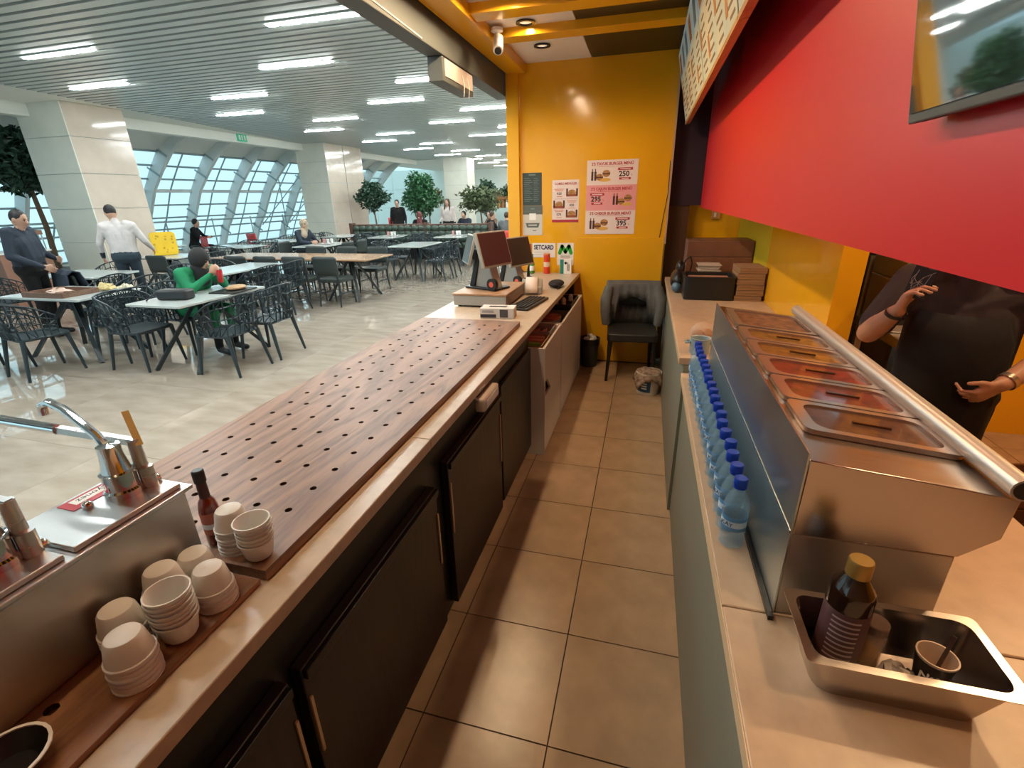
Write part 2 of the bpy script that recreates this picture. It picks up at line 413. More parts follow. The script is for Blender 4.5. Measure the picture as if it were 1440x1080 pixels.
# ---------------------------------------------------------------- stall ceiling
kc=struct(MB().box(-1.2,3.7,-2,4.36,ZC+.02,ZC+.06).build('ceiling_stall',M_blk,smooth=False),'stall ceiling of white and black panels between yellow beams','ceiling')
beams=[3.14-.54*k for k in range(10)]
edges=[YW]+beams
prev=YW
for bY in beams+[-2.0]:
    a,b=bY+(.08 if bY>-2 else 0),prev
    if b-a>.05:
        MB().box(-1.03,-.415,a,b,ZC,ZC+.02).build('ceiling_panel',M_white,kc,smooth=False)
        MB().box(-.411,.6,a,b,ZC,ZC+.02).build('ceiling_panel',M_black,kc,smooth=False)
    prev=bY-.08
MB().box(.72,3.6,-2,4.3,ZC,ZC+.02).build('ceiling_panel',M_white,kc,smooth=False)
for bY in beams:
    MB().box(-1.04,.45,bY-.08,bY+.08,2.82,ZC+.01).build('beam',M_yellow,kc,bevel=.004)
MB().box(-1.215,-1.03,-2,YW,2.80,ZC+.05).build('beam',M_yellow,kc,bevel=.005)
# dark fascia over the counter opening
fa=struct(MB().box(-1.36,-1.235,-2,YW+.12,2.62,3.1).build('trim_3',M_dkgrey,bevel=.004),'dark grey fascia beam over the counter opening','fascia')
MB().tube([(-1.232,-1,2.66),(-1.232,1.2,2.665),(-1.232,2.2,2.63)],.004,6).build('cable',M_wht,fa)
# hanging light box
lb=thing('sign_box','dark grey sign box with white inner face hanging under the fascia','sign',(-1.30,2.85,2.47))
MB().box(-.055,.055,-.31,.31,0,.149).build('case',M_dkgrey,lb,bevel=.004)
MB().box(.055,.060,-.27,.29,.035,.140).build('face',mat('sign back white',(.62,.56,.54),.5),lb)
for yy in (.05,.16): MB().tube([(.063,yy,.10),(.075,yy+.01,.04),(.07,yy,-.04)],.0025,6).build('wire',M_wht,lb)
# red oval sign outside
so=thing('round_sign','red round sign with pale rim outside the fascia','sign',(-1.42,2.18,3.0))
cr=MB(); cr.lathe([(.0,-.03),(.30,-.03),(.30,.03),(.0,.03)],n=40); cr.xf(Matrix.Rotation(pi/2,4,'Y')); cr.build('disc',mat('sign red',(.5,.05,.06),.4),so)
cr=MB(); cr.lathe([(.30,-.036),(.318,-.036),(.318,.036),(.30,.036),(.30,-.036)],n=40,cap=False); cr.xf(Matrix.Rotation(pi/2,4,'Y')); cr.build('rim',mat('sign rim',(.75,.6,.75),.4),so)
# stall downlights
DL=[3.57,2.98,2.33,1.75,.71,-.37,-.91]
for i,yy in enumerate(DL):
    lab=['round black rimmed downlight nearest the back wall','round black rimmed downlight second from the back wall'][i] if i<2 else 'round black rimmed downlight in the stall ceiling'
    d=thing('downlight',lab,'downlight',(-.765,yy,ZC),0,'downlights of the stall ceiling')
    MB().lathe([(.045,-.002),(.068,-.002),(.07,-.012),(.05,-.014),(.045,-.002)],n=24,cap=False).build('ring',M_blk,d)
    MB().lathe([(.0,-.003),(.046,-.003)],n=24,cap=False).build('lens',mat('warm lens' if i>1 else 'dim lens',(1,.95,.85),.4,emit=(1,.85,.6),estr=10 if i>1 else .6),d)
    if i>0: add_light('SPOT','downlight_lamp',(-.765,yy,ZC-.03),SPOT_W*(1,.3,1.25,1.15,.5,.4,.35)[i],WARM,.035,(-.765,yy,0),R(172),.35)
for i,(xx,yy) in enumerate(((1.75,.9),(1.35,-.55),(2.6,1.7),(.90,2.4))):  # last lamp is unseen, added to light the pier and boxes
    d=thing('downlight','unseen round downlight in the kitchen ceiling','downlight',(xx,yy,ZC),0,'downlights of the kitchen ceiling')
    MB().lathe([(.045,-.002),(.068,-.002),(.07,-.012),(.05,-.014),(.045,-.002)],n=24,cap=False).build('ring',M_blk,d)
    MB().lathe([(.0,-.003),(.046,-.003)],n=24,cap=False).build('lens',MATS['warm lens'],d)
    add_light('SPOT','kitchen_lamp',(xx,yy,ZC-.03),(95,50,85,24)[i],(1,.64,.33),.05,(xx,yy,0),R(155),.4)
# hall ceiling lamps
ORD=['first','second','third','fourth','fifth','sixth','seventh','eighth','ninth','tenth','eleventh','twelfth','thirteenth','fourteenth','fifteenth','sixteenth','seventeenth','eighteenth','nineteenth','twentieth','twenty-first']
def hall_lamp(x,y,lab):
    d=thing('ceiling_light',lab,'ceiling light',(x,y,3.5),0,'linear lamps of the hall ceiling')
    MB().box(-.60,.60,-.055,.055,-.004,.05).build('frame',M_rib,d)
    MB().box(-.58,.58,-.03,.03,-.012,-.004).build('diffuser',M_lamp,d)
for k in range(-3,18):  # last rows, under the plain far ceiling, are added to brighten the far wall
    yy=4.27+1.45*k
    xs=[-7.05,-3.35] if k%2==0 else [-8.4,-4.72,-2.0 if k<0 else -1.55]
    for xx in xs: hall_lamp(xx,yy,'slim ceiling lamp of the hall, %s row from the front, %s'%(ORD[k+3],'nearer the windows' if xx==xs[0] else ('nearer the stall' if xx==xs[-1] else 'middle of the row')))
# cctv
cc=thing('cctv_camera','white bullet security camera under the yellow beam','camera',(-.98,2.98,2.86))
MB().lathe([(.045,0),(.045,-.02),(.02,-.03)],n=16).build('base',M_wht,cc)
MB().tube([(0,0,-.02),(.01,-.01,-.07)],.014,8).build('arm',M_wht,cc)
MB().tube([(0,.03,-.05),(.02,-.05,-.15)],.036,14).build('housing',M_wht,cc)
MB().tube([(.0195,-.048,-.148),(.021,-.054,-.156)],.026,14).build('lens',M_blk,cc)
# exit sign
ex=thing('exit_sign','small green emergency exit sign on the window fascia','sign',(-10.98,11.4,3.44))
MB().box(-.012,.012,-.17,.17,-.11,.08).build('case',mat('exit green',(.02,.30,.16),.4,emit=(.05,.5,.3),estr=.3),ex)
for a,b in ((-.12,-.06),(-.02,.02),(.07,.12)): MB().box(.012,.014,a,b,-.07,.05).build('symbol',M_wht,ex)
# ================================================================ left counter
lc=thing('service_counter','black service counter with cream stone slab facing the food hall','counter',(0,0,0))
MB().box(-1.20,-.50,-1.95,1.86,.08,.915).build('body',M_black,lc,bevel=.003)
MB().box(-1.16,-.53,-1.95,1.86,.0,.08).build('plinth',M_blk,lc)
MB().box(-1.22,-1.17,1.86,4.07,0,.915).build('front_panel',M_black,lc)
MB().box(-1.17,-.52,4.03,4.075,0,.915).build('end_panel',M_blk,lc)
sl=MB()
for a,b in ((-1.95,.28),(.282,1.24),(1.242,4.075)):
    MB().box(-1.25,-.462,a,b,.917,.955).build('slab_piece',M_slab,lc,bevel=.003)
# cabinet doors
def door(y0,y1,z0,z1,parent,mm):
    d=MB().box(-.498,-.468,y0,y1,z0,z1).build('door',mm,parent,bevel=.003)
    MB().box(-.498,-.455,y0+.005,y1-.005,z1-.03,z1-.004).build('ledge',M_black,d,bevel=.002)
    MB().box(-.4675,-.462,y0+.004,y0+.012,z0+.36,z1-.09).build('worn_edge',M_beige,d)
    MB().box(-.4675,-.463,y1-.012,y1-.004,z0+.30,z1-.11).build('worn_edge',M_beige,d)
    return d
M_door=wood_mat('black brown door',(.022,.016,.014),(.008,.007,.006),.36,7,'Z')
door(-1.30,-.47,.12,.765,lc,M_door); door(-.435,.295,.12,.755,lc,M_door); door(.41,1.10,.10,.785,lc,M_door)
MB().box(-.498,-.478,1.16,1.84,.1,.80).build('panel',M_door,lc,bevel=.003)
# drilled board
def drilled(name,xs,ys_,x0,x1,y0,y1,z0,z1,m,parent,r=.0095):
    mb=MB()
    def mids(c,a,b): return [a]+[(p+q)/2 for p,q in zip(c,c[1:])]+[b]
    bx=mids(xs,x0,x1); by=mids(ys_,y0,y1)
    for i,cx in enumerate(xs):
        for j,cy in enumerate(ys_):
            X0,X1,Y0,Y1=bx[i],bx[i+1],by[j],by[j+1]
            out=[(X1,cy),(X1,Y1),(cx,Y1),(X0,Y1),(X0,cy),(X0,Y0),(cx,Y0),(X1,Y0)]
            inn=[(cx+r*math.cos(k*pi/4),cy+r*math.sin(k*pi/4)) for k in range(8)]
            vs=[(a,b,z1) for a,b in out]+[(a,b,z1) for a,b in inn]+[(a,b,z1-.014) for a,b in inn]
            fs=[(k,(k+1)%8,8+(k+1)%8,8+k) for k in range(8)]+[(8+k,8+(k+1)%8,16+(k+1)%8,16+k) for k in range(8)]+[tuple(range(16,24))]
            mb.m=0; mb.add(vs,fs[:8]); 
            o=len(mb.v)-24; mb.m=1; mb.f.extend([tuple(q+o for q in f) for f in fs[8:]]); mb.mi.extend([1]*len(fs[8:]))
    mb.m=0
    mb.add([(x0,y0,z0),(x1,y0,z0),(x1,y1,z0),(x0,y1,z0),(x0,y0,z1),(x1,y0,z1),(x1,y1,z1),(x0,y1,z1)],[(0,3,2,1),(0,1,5,4),(1,2,6,5),(2,3,7,6),(3,0,4,7)])
    me=bpy.data.meshes.new(name); me.from_pydata(mb.v,[],mb.f); me.materials.append(m); me.materials.append(M_hole); me.polygons.foreach_set('material_index',mb.mi)
    return mesh_obj(name,me,parent)
M_hole=mat('hole shade',(.05,.025,.015),.8)
bd=drilled('drilled_board',[-1.105,-1.033,-.932,-.831,-.732,-.635],[-.30+.0992*k for k in range(21)],-1.20,-.537,-.395,1.81,.957,.983,M_board,None)
tag(bd,'long brown wooden board drilled with rows of holes on the counter','board')
bd2=drilled('short_board',[-1.0,-.665],[-.72],-1.20,-.545,-1.5,-.405,.957,.968,M_board2,None,.011)
tag(bd2,'worn brown wooden board under the sauce pump unit','board')
# ---------------------------------------------------------------- sauce pump unit
pu=thing('sauce_pump_unit','stainless sauce dispenser box with lever pumps on the counter','sauce dispenser',(0,0,0))
MB().box(-.86,-.69,-1.30,-.395,.969,1.165).build('body',M_steeld,pu,bevel=.004)
MB().box(-.865,-.678,-1.31,-.385,1.163,1.172).build('rim',M_steel,pu,bevel=.002)
for a,b in ((-.60,-.40),(-.82,-.615),(-1.04,-.835)):
    MB().box(-.855,-.69,a,b,1.1725,1.183).build('cover_plate',M_steel,pu,bevel=.002)
M_redlab=mat('label red',(.42,.02,.04),.4)
def pump(y,txt,k):
    g=MB().lathe([(.0,1.183),(.032,1.183),(.032,1.196),(.028,1.20),(.028,1.232),(.030,1.234),(.024,1.236),(.019,1.27),(.019,1.29),(0,1.292)],(-.765,y,0),18).build('pump_head',M_chrome,pu)
    MB().tube([(-.765,y,1.275),(-.80,y+.01,1.30),(-.90,y+.03,1.337),(-.945,y+.035,1.347),(-.97,y+.035,1.336),(-.974,y+.035,1.318)],.0085,10).build('spout',M_chrome,g)
    MB().tube([(-.742,y+.035,1.183),(-.742,y+.035,1.225),(-.75,y+.035,1.226),(-.75,y+.035,1.285)],[.014,.014,.012,.011],12).build('lever_post',M_steel,pu)
    lv=MB().bar((-.742,y+.035,1.280),(-1.0,y+.02,1.298),.012,.014).build('lever',M_steel,pu)
    MB().tube([(-.93,y+.024,1.293),(-1.15,y+.01,1.308)],.0105,12).build('grip',M_chrome,lv)
    for dx,dy in ((-.02,-.045),(.02,.06)):
        MB().ell((-.765+dx,y+dy-.01,1.188),(.010,.010,.010),10,6).build('thumb_screw',M_chrome,pu)
    lab=MB().box(-.845,-.80,y-.07,y+.05,1.1832,1.1842).build('label',M_redlab,pu)
    MB().box(-.838,-.815,y-.055,y+.035,1.1843,1.1847).build('label_plate',M_wht,lab)
    if txt: text('label_text',txt,.02,M_blk,lab,Matrix.Translation((-.827,y-.01,1.1848))@Matrix.Rotation(-pi/2,4,'Z'),depth=.0002)
pump(-.455,'Mayonez',0); pump(-.66,'',1); pump(-.88,'',2)
MB().bar((-.735,-.42,1.275),(-.775,-.40,1.335),.012,.0015).build('tape_strip',mat('tape',(.6,.42,.15),.5),pu)
# ---------------------------------------------------------------- sauce cups (nested stacks)
M_cup=mat('frosted plastic',(.86,.84,.80),.3,trans=.3,ior=1.25,spec=.5)
def cup_mesh(up):
    n=[(.0,0),(.018,.0003),(.025,.0025),(.0285,.008),(.0350,.043),(.0375,.044),(.0375,.047),(.0348,.047),(.0338,.043),(.0275,.0085),(.024,.0038),(.0,.0015)]
    if not up: n=[(r,.047-z) for r,z in n][::-1]
    return MB().lathe(n,n=24,cap=False).mesh('sauce_cup',M_cup)
cu=cup_mesh(True); cd=cup_mesh(False)
stacks=[(-.582,-.640,6,0,'nearest in front row'),(-.584,-.556,7,1,'second in front row, open topped'),(-.584,-.474,5,0,'third in front row'),(-.582,-.357,6,1,'farthest in front row, open topped'),
        (-.650,-.600,6,0,'nearest in back row'),(-.650,-.515,7,0,'second in the back row'),(-.650,-.447,5,0,'third in the back row'),(-.652,-.345,7,0,'farthest in the back row')]
for x,y,n,up,where in stacks:
    zb=.969 if y<-.40 else .9835
    for k in range(n):
        o=mesh_obj('sauce_cup',cu if up else cd,None,(x+random.uniform(-.0012,.0012),y+random.uniform(-.0012,.0012),zb+k*.0098))
        o.rotation_euler=(0,0,random.uniform(0,6))
        tag(o,('topmost frosted sauce cup, stack %s' if k==n-1 else 'frosted white sauce cup below the top, stack %s')%where,'cup','nested sauce cups by the steel box')
# hot sauce bottle
hs=thing('hot_sauce_bottle','small dark red hot sauce bottle beside the steel dispenser','bottle',(-.715,-.340,.984))
MB().lathe([(0,0),(.018,0),(.020,.004),(.020,.095),(.016,.112),(.0095,.122),(.009,.15),(0,.15)],n=18).build('glass',mat('sauce red glass',(.14,.012,.008),.12,coat=.6),hs)
MB().lathe([(.0204,.03),(.0206,.03),(.0206,.085),(.0204,.085)],n=18,cap=False).build('label',mat('sauce label',(.40,.12,.08),.5),hs)
MB().lathe([(.012,.112),(.011,.118),(.0105,.160),(.0,.160)],n=16).build('neck_seal',mat('seal maroon',(.05,.01,.012),.4),hs)
MB().lathe([(.0125,.160),(.0125,.186),(.010,.189),(0,.189)],n=16).build('cap',M_blk,hs)
MB().lathe([(.0207,.045),(.0208,.045),(.0208,.058),(.0207,.058)],n=18,cap=False).build('label_band',M_wht,hs)
ld=thing('plastic_lid','small white plastic saucer lying on the drilled board','flat lid',(-.725,-.275,.9835))  # the white disc is a loose plastic lid
MB().lathe([(0,.002),(.026,.002),(.028,.0),(.032,.0),(.032,.006),(.028,.0065),(.026,.004),(0,.004)],n=24,cap=False).build('disc',M_wht,ld)
bw=thing('dark_bowl','dark bowl with a white rim at the near corner of the counter','bowl',(-.84,-.86,.969))
# ---------------------------------------------------------------- white storage units under the counter
M_wlam=mat('white laminate',(.60,.56,.53),.4)
def white_unit(y0,y1,lab,notch):
    u=thing('storage_unit',lab,'shelf unit',(0,0,0))
    MB().box(-.80,-.392,y0,y0+.018,.0,.79).build('side_panel',M_wlam,u,bevel=.002)
    MB().box(-.80,-.392,y1-.018,y1,.0,.79).build('side_panel',M_wlam,u,bevel=.002)
    MB().box(-.80,-.395,y0+.018,y1-.018,.60,.618).build('shelf',M_wlam,u)
    MB().box(-.80,-.395,y0+.018,y1-.018,.03,.05).build('shelf',M_wlam,u)
    ym=(y0+y1)/2
    MB().prism([(y0+.018,.02),(y1-.018,.02),(y1-.018,.79),(y1-.10,.79),(y0+.018,.79),(y0+.018,.55),(y0+.10,.55),(y0+.22,.44),(y0+.018,.44)] if notch else [(y0+.018,.02),(y1-.018,.02),(y1-.018,.78),(y0+.018,.78)],-.41,-.394,'X').build('front_panel',M_wlam,u)
    return u
white_unit(1.885,2.53,'white storage unit under the counter, nearer the black doors',True)
white_unit(2.56,3.74,'white storage unit under the counter, nearer the yellow wall',False)
def crate(name,lab,cat,x0,x1,y0,y1,z0,z1,m,t=.006):
    b=thing(name,lab,cat,(0,0,0))
    w_=MB(); w_.box(x0,x1,y0,y0+t,z0,z1); w_.box(x0,x1,y1-t,y1,z0,z1); w_.box(x0,x0+t,y0,y1,z0,z1); w_.box(x1-t,x1,y0,y1,z0,z1); w_.box(x0,x1,y0,y1,z0,z0+t)
    w_.build('walls',m,b); return b
M_card=mat('cardboard',(.30,.17,.09),.7)
cb=crate('cardboard_box','open cardboard box with green packets in the white storage unit','box',-.60,-.425,1.92,2.22,.619,.79,M_card)
for i in range(4): MB().box(-.58,-.45,1.95+.06*i,1.99+.06*i,.63,.775+.006*i).build('packet',mat('green packet',(.25,.45,.10),.4) if i<2 else mat('pink packet',(.6,.25,.2),.4),cb)
cb=crate('plastic_tub','clear tub of pink sachets in the white storage unit','tub',-.62,-.43,2.25,2.50,.619,.80,mat('clear tub',(.55,.5,.48),.2,alpha=.5))
for i in range(7): MB().box(-.60+.02*i,-.59+.02*i,2.28,2.47,.63,.75+.01*(i%3)).build('sachet',mat('pink packet',(.6,.25,.2),.4),cb)
pb=thing('red_lid_tub','round tub with red lid standing in the white storage unit','tub',(-.53,2.80,.619))
MB().lathe([(0,0),(.07,0),(.085,.15),(0,.15)],n=20).build('tub',mat('clear tub',(.55,.5,.48),.2,alpha=.5),pb); MB().lathe([(.088,.15),(.088,.17),(.0,.175)],n=20).build('lid',mat('brick red lid',(.35,.07,.04),.4),pb)
cb=crate('stationery_tray','black tray with small jars in the white storage unit','tray',-.62,-.42,3.2,3.66,.75,.80,M_blk)
for i,(dx,dy) in enumerate(((.05,.08),(.10,.20),(.06,.32),(.14,.38))): MB().lathe([(0,0),(.022,0),(.022,.05),(.015,.055),(.015,.065),(0,.065)],(-.62+dx,3.2+dy,.757),12).build('jar',M_wht if i%2 else M_grey,cb)
# power adapter hanging on the counter edge
pw=thing('socket_strip','dusty white socket strip taped under the slab edge','socket',(-.455,.86,.875))
MB().box(-.022,.028,-.11,.11,-.035,.028).build('body',mat('grimy plastic',(.50,.42,.36),.45),pw,bevel=.012)
MB().box(.0285,.031,-.085,.085,-.02,.015).build('plate',M_wht,pw,bevel=.001)
MB().tube([(0,-.1,.02),(-.02,-.12,.045),(-.01,-.06,.06),(-.01,.0,.055)],.006,8).build('cable',M_wht,pw)
# ================================================================ cash desk
cdw=thing('cash_drawer','grey cash drawer with wooden top carrying the first till','cash drawer',(-.965,2.56,.956))
MB().box(-.205,.205,-.28,.28,.012,.085).build('case',M_beigepl,cdw,bevel=.004)
MB().box(-.21,.21,-.285,.285,.0855,.10).build('top',wood_mat('till board',(.42,.25,.14),(.30,.17,.09),.4,7,'X'),cdw,bevel=.003)
MB().box(.2055,.209,-.25,.25,.02,.078).build('drawer_front',M_grey,cdw)
for a in (-.17,.17):
    for b in (-.24,.24): MB().lathe([(.012,0),(.012,.013)],(a,b,0),10).build('foot',M_blk,cdw)
M_scr=mat('dark screen',(.05,.035,.035),.12,coat=.3)
M_scrc=mat('customer screen',(.03,.04,.045),.1,coat=.3)
def till(loc,rz,lab):
    t=thing('till_terminal',lab,'till',loc,rz)
    # local: operator faces -Y side, customer on +Y side
    b=MB(); b.prism([(-.13,0),(.10,0),(.02,.25),(-.03,.26)],-.045,.045,'X'); b.build('stand',M_beigepl,t,bevel=.006)
    b=MB(); b.prism([(.08,0),(.135,0),(.045,.28),(.01,.28)],-.06,.06,'X'); b.build('back_cover',M_blk,t,bevel=.006)
    MB().box(-.09,.09,-.16,.15,0,.016).build('base',M_blk,t,bevel=.006)
    s0=MB(); s0.box(-.17,.17,-.016,.016,-.13,.13); s0.xf(Matrix.Translation((0,-.075,.295))@Matrix.Rotation(R(-16),4,'X'))
    sc=s0.build('screen_case',M_beigepl,t,bevel=.006)
    s1=MB(); s1.box(-.158,.158,-.019,-.0165,-.115,.118); s1.xf(Matrix.Translation((0,-.075,.295))@Matrix.Rotation(R(-16),4,'X')); s1.build('screen',M_scr,sc)
    CT=Matrix.Translation((-.03,.14,.29))@Matrix.Rotation(R(52),4,'Z')@Matrix.Rotation(R(16),4,'X')
    s2=MB(); s2.box(-.13,.13,-.012,.012,-.11,.11); s2.xf(CT); s3=s2.build('customer_display',M_beigepl,t,bevel=.005)
    s2=MB(); s2.box(-.12,.12,.0125,.014,-.10,.10); s2.xf(CT); s2.build('screen',M_scrc,s3)
    k=MB(); k.tube([(-.075,-.13,.05),(-.105,-.13,.05)],.045,18); k.build('scanner',M_blk,t)
    k=MB(); k.tube([(-.105,-.13,.05),(-.108,-.13,.05)],.02,16); k.build('scanner_lens',mat('lens red',(.7,.12,.06),.3),t)
    return t
till((-.985,2.53,1.0565),R(68),'double screen till terminal standing on the cash drawer')
till((-.99,3.32,.956),R(66),'double screen till terminal behind the first one, near the yellow wall')
# box of gloves
gb=thing('glove_box','white and black printed cardboard glove box by the keyboard','box',(-.745,2.03,.9555),R(6))
MB().box(-.115,.115,-.06,.06,0,.068).build('carton',mat('carton white',(.62,.60,.58),.5),gb,bevel=.002)
MB().box(-.113,-.005,-.0612,-.06,.006,.028).build('print_band',mat('print navy',(.03,.03,.05),.5),gb); MB().box(.02,.075,-.0612,-.06,.008,.060).build('print_photo',mat('print grey',(.07,.07,.08),.5),gb)
MB().box(-.06,.06,-.02,.02,.0681,.0688).build('opening',M_blk,gb)
[MB().box(-.10,-.02,-.0612,-.06,.040+.009*k,.045+.009*k).build('print_line',mat('print grey2',(.25,.25,.28),.5),gb) for k in range(2)]
# keyboard
kb=thing('keyboard','black computer keyboard on the slab beside the cash drawer','keyboard',(-.635,2.45,.956),R(-8))
MB().box(-.085,.085,-.225,.225,0,.016).build('case',M_blk,kb,bevel=.004)
kk=MB().box(-.0075,.0075,-.0075,.0075,0,.006).mesh('key',mat('key black',(.03,.03,.032),.5),False)
for i in range(5):
    for j in range(22): mesh_obj('key',kk,kb,(-.06+.0195*i*1.4,-.205+.0195*j,.0165))
# receipt printer
rp=thing('receipt_printer','grey receipt printer with paper curling out, beside the till','printer',(-.715,2.93,.956),R(10))
pr_=MB(); pr_.prism([(-.11,0),(.11,0),(.11,.09),(.02,.11),(-.11,.06)],-.085,.085,'X'); pr_.build('case',M_grey,rp,bevel=.006)
pp=MB(); pp.grid([[(x,y,z) for x in (-.05,.05)] for y,z in ((.05,.112),(0,.128),(-.05,.125),(-.10,.10),(-.135,.06),(-.145,.02))]); pp.build('paper',mat('receipt paper',(.75,.66,.6),.6),rp,solid=.001)
# mouse / black cloth
cl=thing('black_pouch','soft black pouch on the slab behind the receipt printer','pouch',(-.56,3.22,.956))
b=MB(); b.ell((0,0,.031),(.07,.12,.03),16,8); b.build('pouch',mat('black cloth',(.014,.014,.016),.8,bump=.5,bscale=25),cl)
MB().tube([(.03,-.08,.035),(.06,-.14,.02),(.04,-.17,.008)],.004,6).build('strap',M_blk,cl)
# items by the wall
bt=thing('green_bottle','small green glass bottle by the yellow wall','bottle',(-.955,3.98,.956))
MB().lathe([(0,0),(.024,0),(.026,.01),(.026,.10),(.013,.145),(.011,.185),(0,.185)],n=18).build('glass',mat('green glass',(.06,.25,.03),.1,coat=.5),bt)
MB().lathe([(.0265,.03),(.0268,.03),(.0268,.08),(.0265,.08)],n=18,cap=False).build('label',M_wht,bt); MB().lathe([(.013,.185),(.013,.198),(0,.2)],n=14).build('cap',mat('cap green',(.02,.15,.03),.4),bt)
ca=thing('red_tube_can','red and orange tube shaped snack can by the yellow wall','can',(-.80,3.99,.956))
MB().lathe([(0,0),(.033,0),(.033,.19),(0,.19)],n=20).build('can',mat('can red',(.62,.05,.02),.35),ca); MB().lathe([(.0345,.19),(.0345,.205),(0,.206)],n=20).build('lid',mat('can lid',(.7,.25,.1),.35),ca)
MB().lathe([(.0333,.07),(.0336,.07),(.0336,.12),(.0333,.12)],n=20,cap=False).build('label',mat('can label',(.75,.55,.45),.4),ca)
cx=thing('medicine_box','white and teal carton propped against the wall stickers','box',(-.60,4.0,.956))
MB().box(-.06,.06,-.02,.02,0,.15).build('carton',M_wht,cx,bevel=.002); MB().box(-.058,-.02,-.0212,-.02,.002,.148).build('print_band',mat('teal print',(.02,.22,.18),.4),cx); MB().lathe([(0,-.0),(.014,0),(.014,.001),(0,.001)],n=16).xf(Matrix.Translation((0,-.0205,.11))@Matrix.Rotation(pi/2,4,'X')).build('print_dot',M_blk,cx)
[MB().box(.020+.012*k,.027+.012*k,-.0212,-.02,.03,.12-.02*k).build('print_line',M_blk,cx) for k in range(2)]
pl=thing('plug_adapter','black cable plug standing on the slab by the till','cable',(-.93,3.70,.956))
MB().tube([(0,0,.0),(0,.0,.09),(.01,0,.13)],[.018,.012,.008],10).build('plug',M_blk,pl); MB().tube([(0,0,.06),(-.05,.02,.05),(-.10,.03,.10)],.005,8).build('cable',M_blk,pl); MB().tube([(0,0,.02),(.05,-.03,.008),(.02,-.09,.006),(-.08,-.1,.006)],.005,8).build('cable',M_blk,pl)
# ================================================================ prints on the back wall
Yp=YW-.002
def sheet(name,lab,x0,x1,z0,z1,m,y=Yp,cat='poster'):
    s_=thing(name,lab,cat,((x0+x1)/2,y,(z0+z1)/2)); s_['sz']=0; del s_['sz']
    MB().box((x0-x1)/2,(x1-x0)/2,-.0012,.0012,(z0-z1)/2,(z1-z0)/2).build('paper',m,s_); return s_
def pb_(parent,name,x0,x1,z0,z1,m,lift=.0016): return MB().box(x0,x1,-.0012-lift,-.0012,z0,z1).build(name,m,parent)
M_paper=mat('poster paper',(.72,.62,.60),.45); M_pink=mat('poster pink',(.70,.30,.32),.45); M_maroon=mat('poster maroon',(.40,.03,.05),.45); M_ink=mat('ink',(.03,.02,.03),.5)
M_bun=mat('print bun',(.42,.20,.06),.5,var=.5,vscale=60); M_cola=mat('print cola',(.06,.012,.01),.5); M_fries=mat('print fries',(.65,.38,.08),.5)
def burgers(p,cx,cz,s):
    for dx,dz,r in ((-.02,-.02,.036),(.045,.012,.038)):
        e=MB(); e.ell((cx+dx*s,-.0018,cz+dz*s),(r*s,.0012,r*.85*s),14,8); e.build('print_burger',M_bun,p)
        pb_(p,'print_filling',cx+(dx-r*.95)*s,cx+(dx+r*.95)*s,cz+(dz-.008)*s,cz+(dz+.002)*s,M_cola,.0026)
    e=MB(); e.ell((cx+.03*s,-.0016,cz-.045*s),(.06*s,.001,.018*s),12,6); e.build('print_fries',M_fries,p)
    for dx in (-.10,-.07):
        pb_(p,'print_bottle',cx+dx*s,cx+(dx+.02)*s,cz-.05*s,cz+.03*s,M_cola); pb_(p,'print_bottle',cx+(dx+.006)*s,cx+(dx+.014)*s,cz+.03*s,cz+.055*s,M_cola)
big=sheet('menu_poster','large white and pink burger menu poster on the yellow wall',-.425,.062,1.345,2.028,M_paper)
pb_(big,'print_band',-.243,.243,-.118,.118,M_pink,.0006)
for i,(t,p_,zc) in enumerate((("2'S TAVUK BURGER MENÜ",'250',.225),("2'S CAJUN BURGER MENÜ",'295',0.0),("2'S CHEKIR BURGER MENÜ",'395',-.228))):
    text('headline',t,.036,M_maroon,big,onY(0,-.0019,zc+.082),bold=.0011,sx=.95); pb_(big,'print_rule',-.13,.13,zc+.058,zc+.0605,M_maroon)
    sx_=.125 if i!=1 else -.135
    text('price',p_,.066,M_ink,big,onY(sx_-.01,-.0019,zc-.012),bold=.0022); text('price_unit','TL',.018,M_ink,big,onY(sx_+.062,-.0019,zc-.022))
    q=pb_(big,'print_tag',sx_-.07,sx_+.07,zc+.022,zc+.045,M_maroon); pb_(q,'tag_line',sx_-.05,sx_+.05,zc+.030,zc+.037,M_paper,.0022)
    q=pb_(big,'print_tag',sx_-.055,sx_+.055,zc-.062,zc-.042,M_maroon); pb_(q,'tag_line',sx_-.03,sx_+.035,zc-.056,zc-.048,M_paper,.0022)
    burgers(big,-.10 if i!=1 else .12,zc-.015,1.0)
co=sheet('combo_poster','white combo menu poster with three meals on the yellow wall',-.769,-.497,1.462,1.862,M_paper)
text('headline','COMBO MENÜLER',.032,M_maroon,co,onY(0,-.0019,.165),sx=.85,bold=.0004); pb_(co,'print_band',-.136,.136,-.20,-.175,M_maroon)
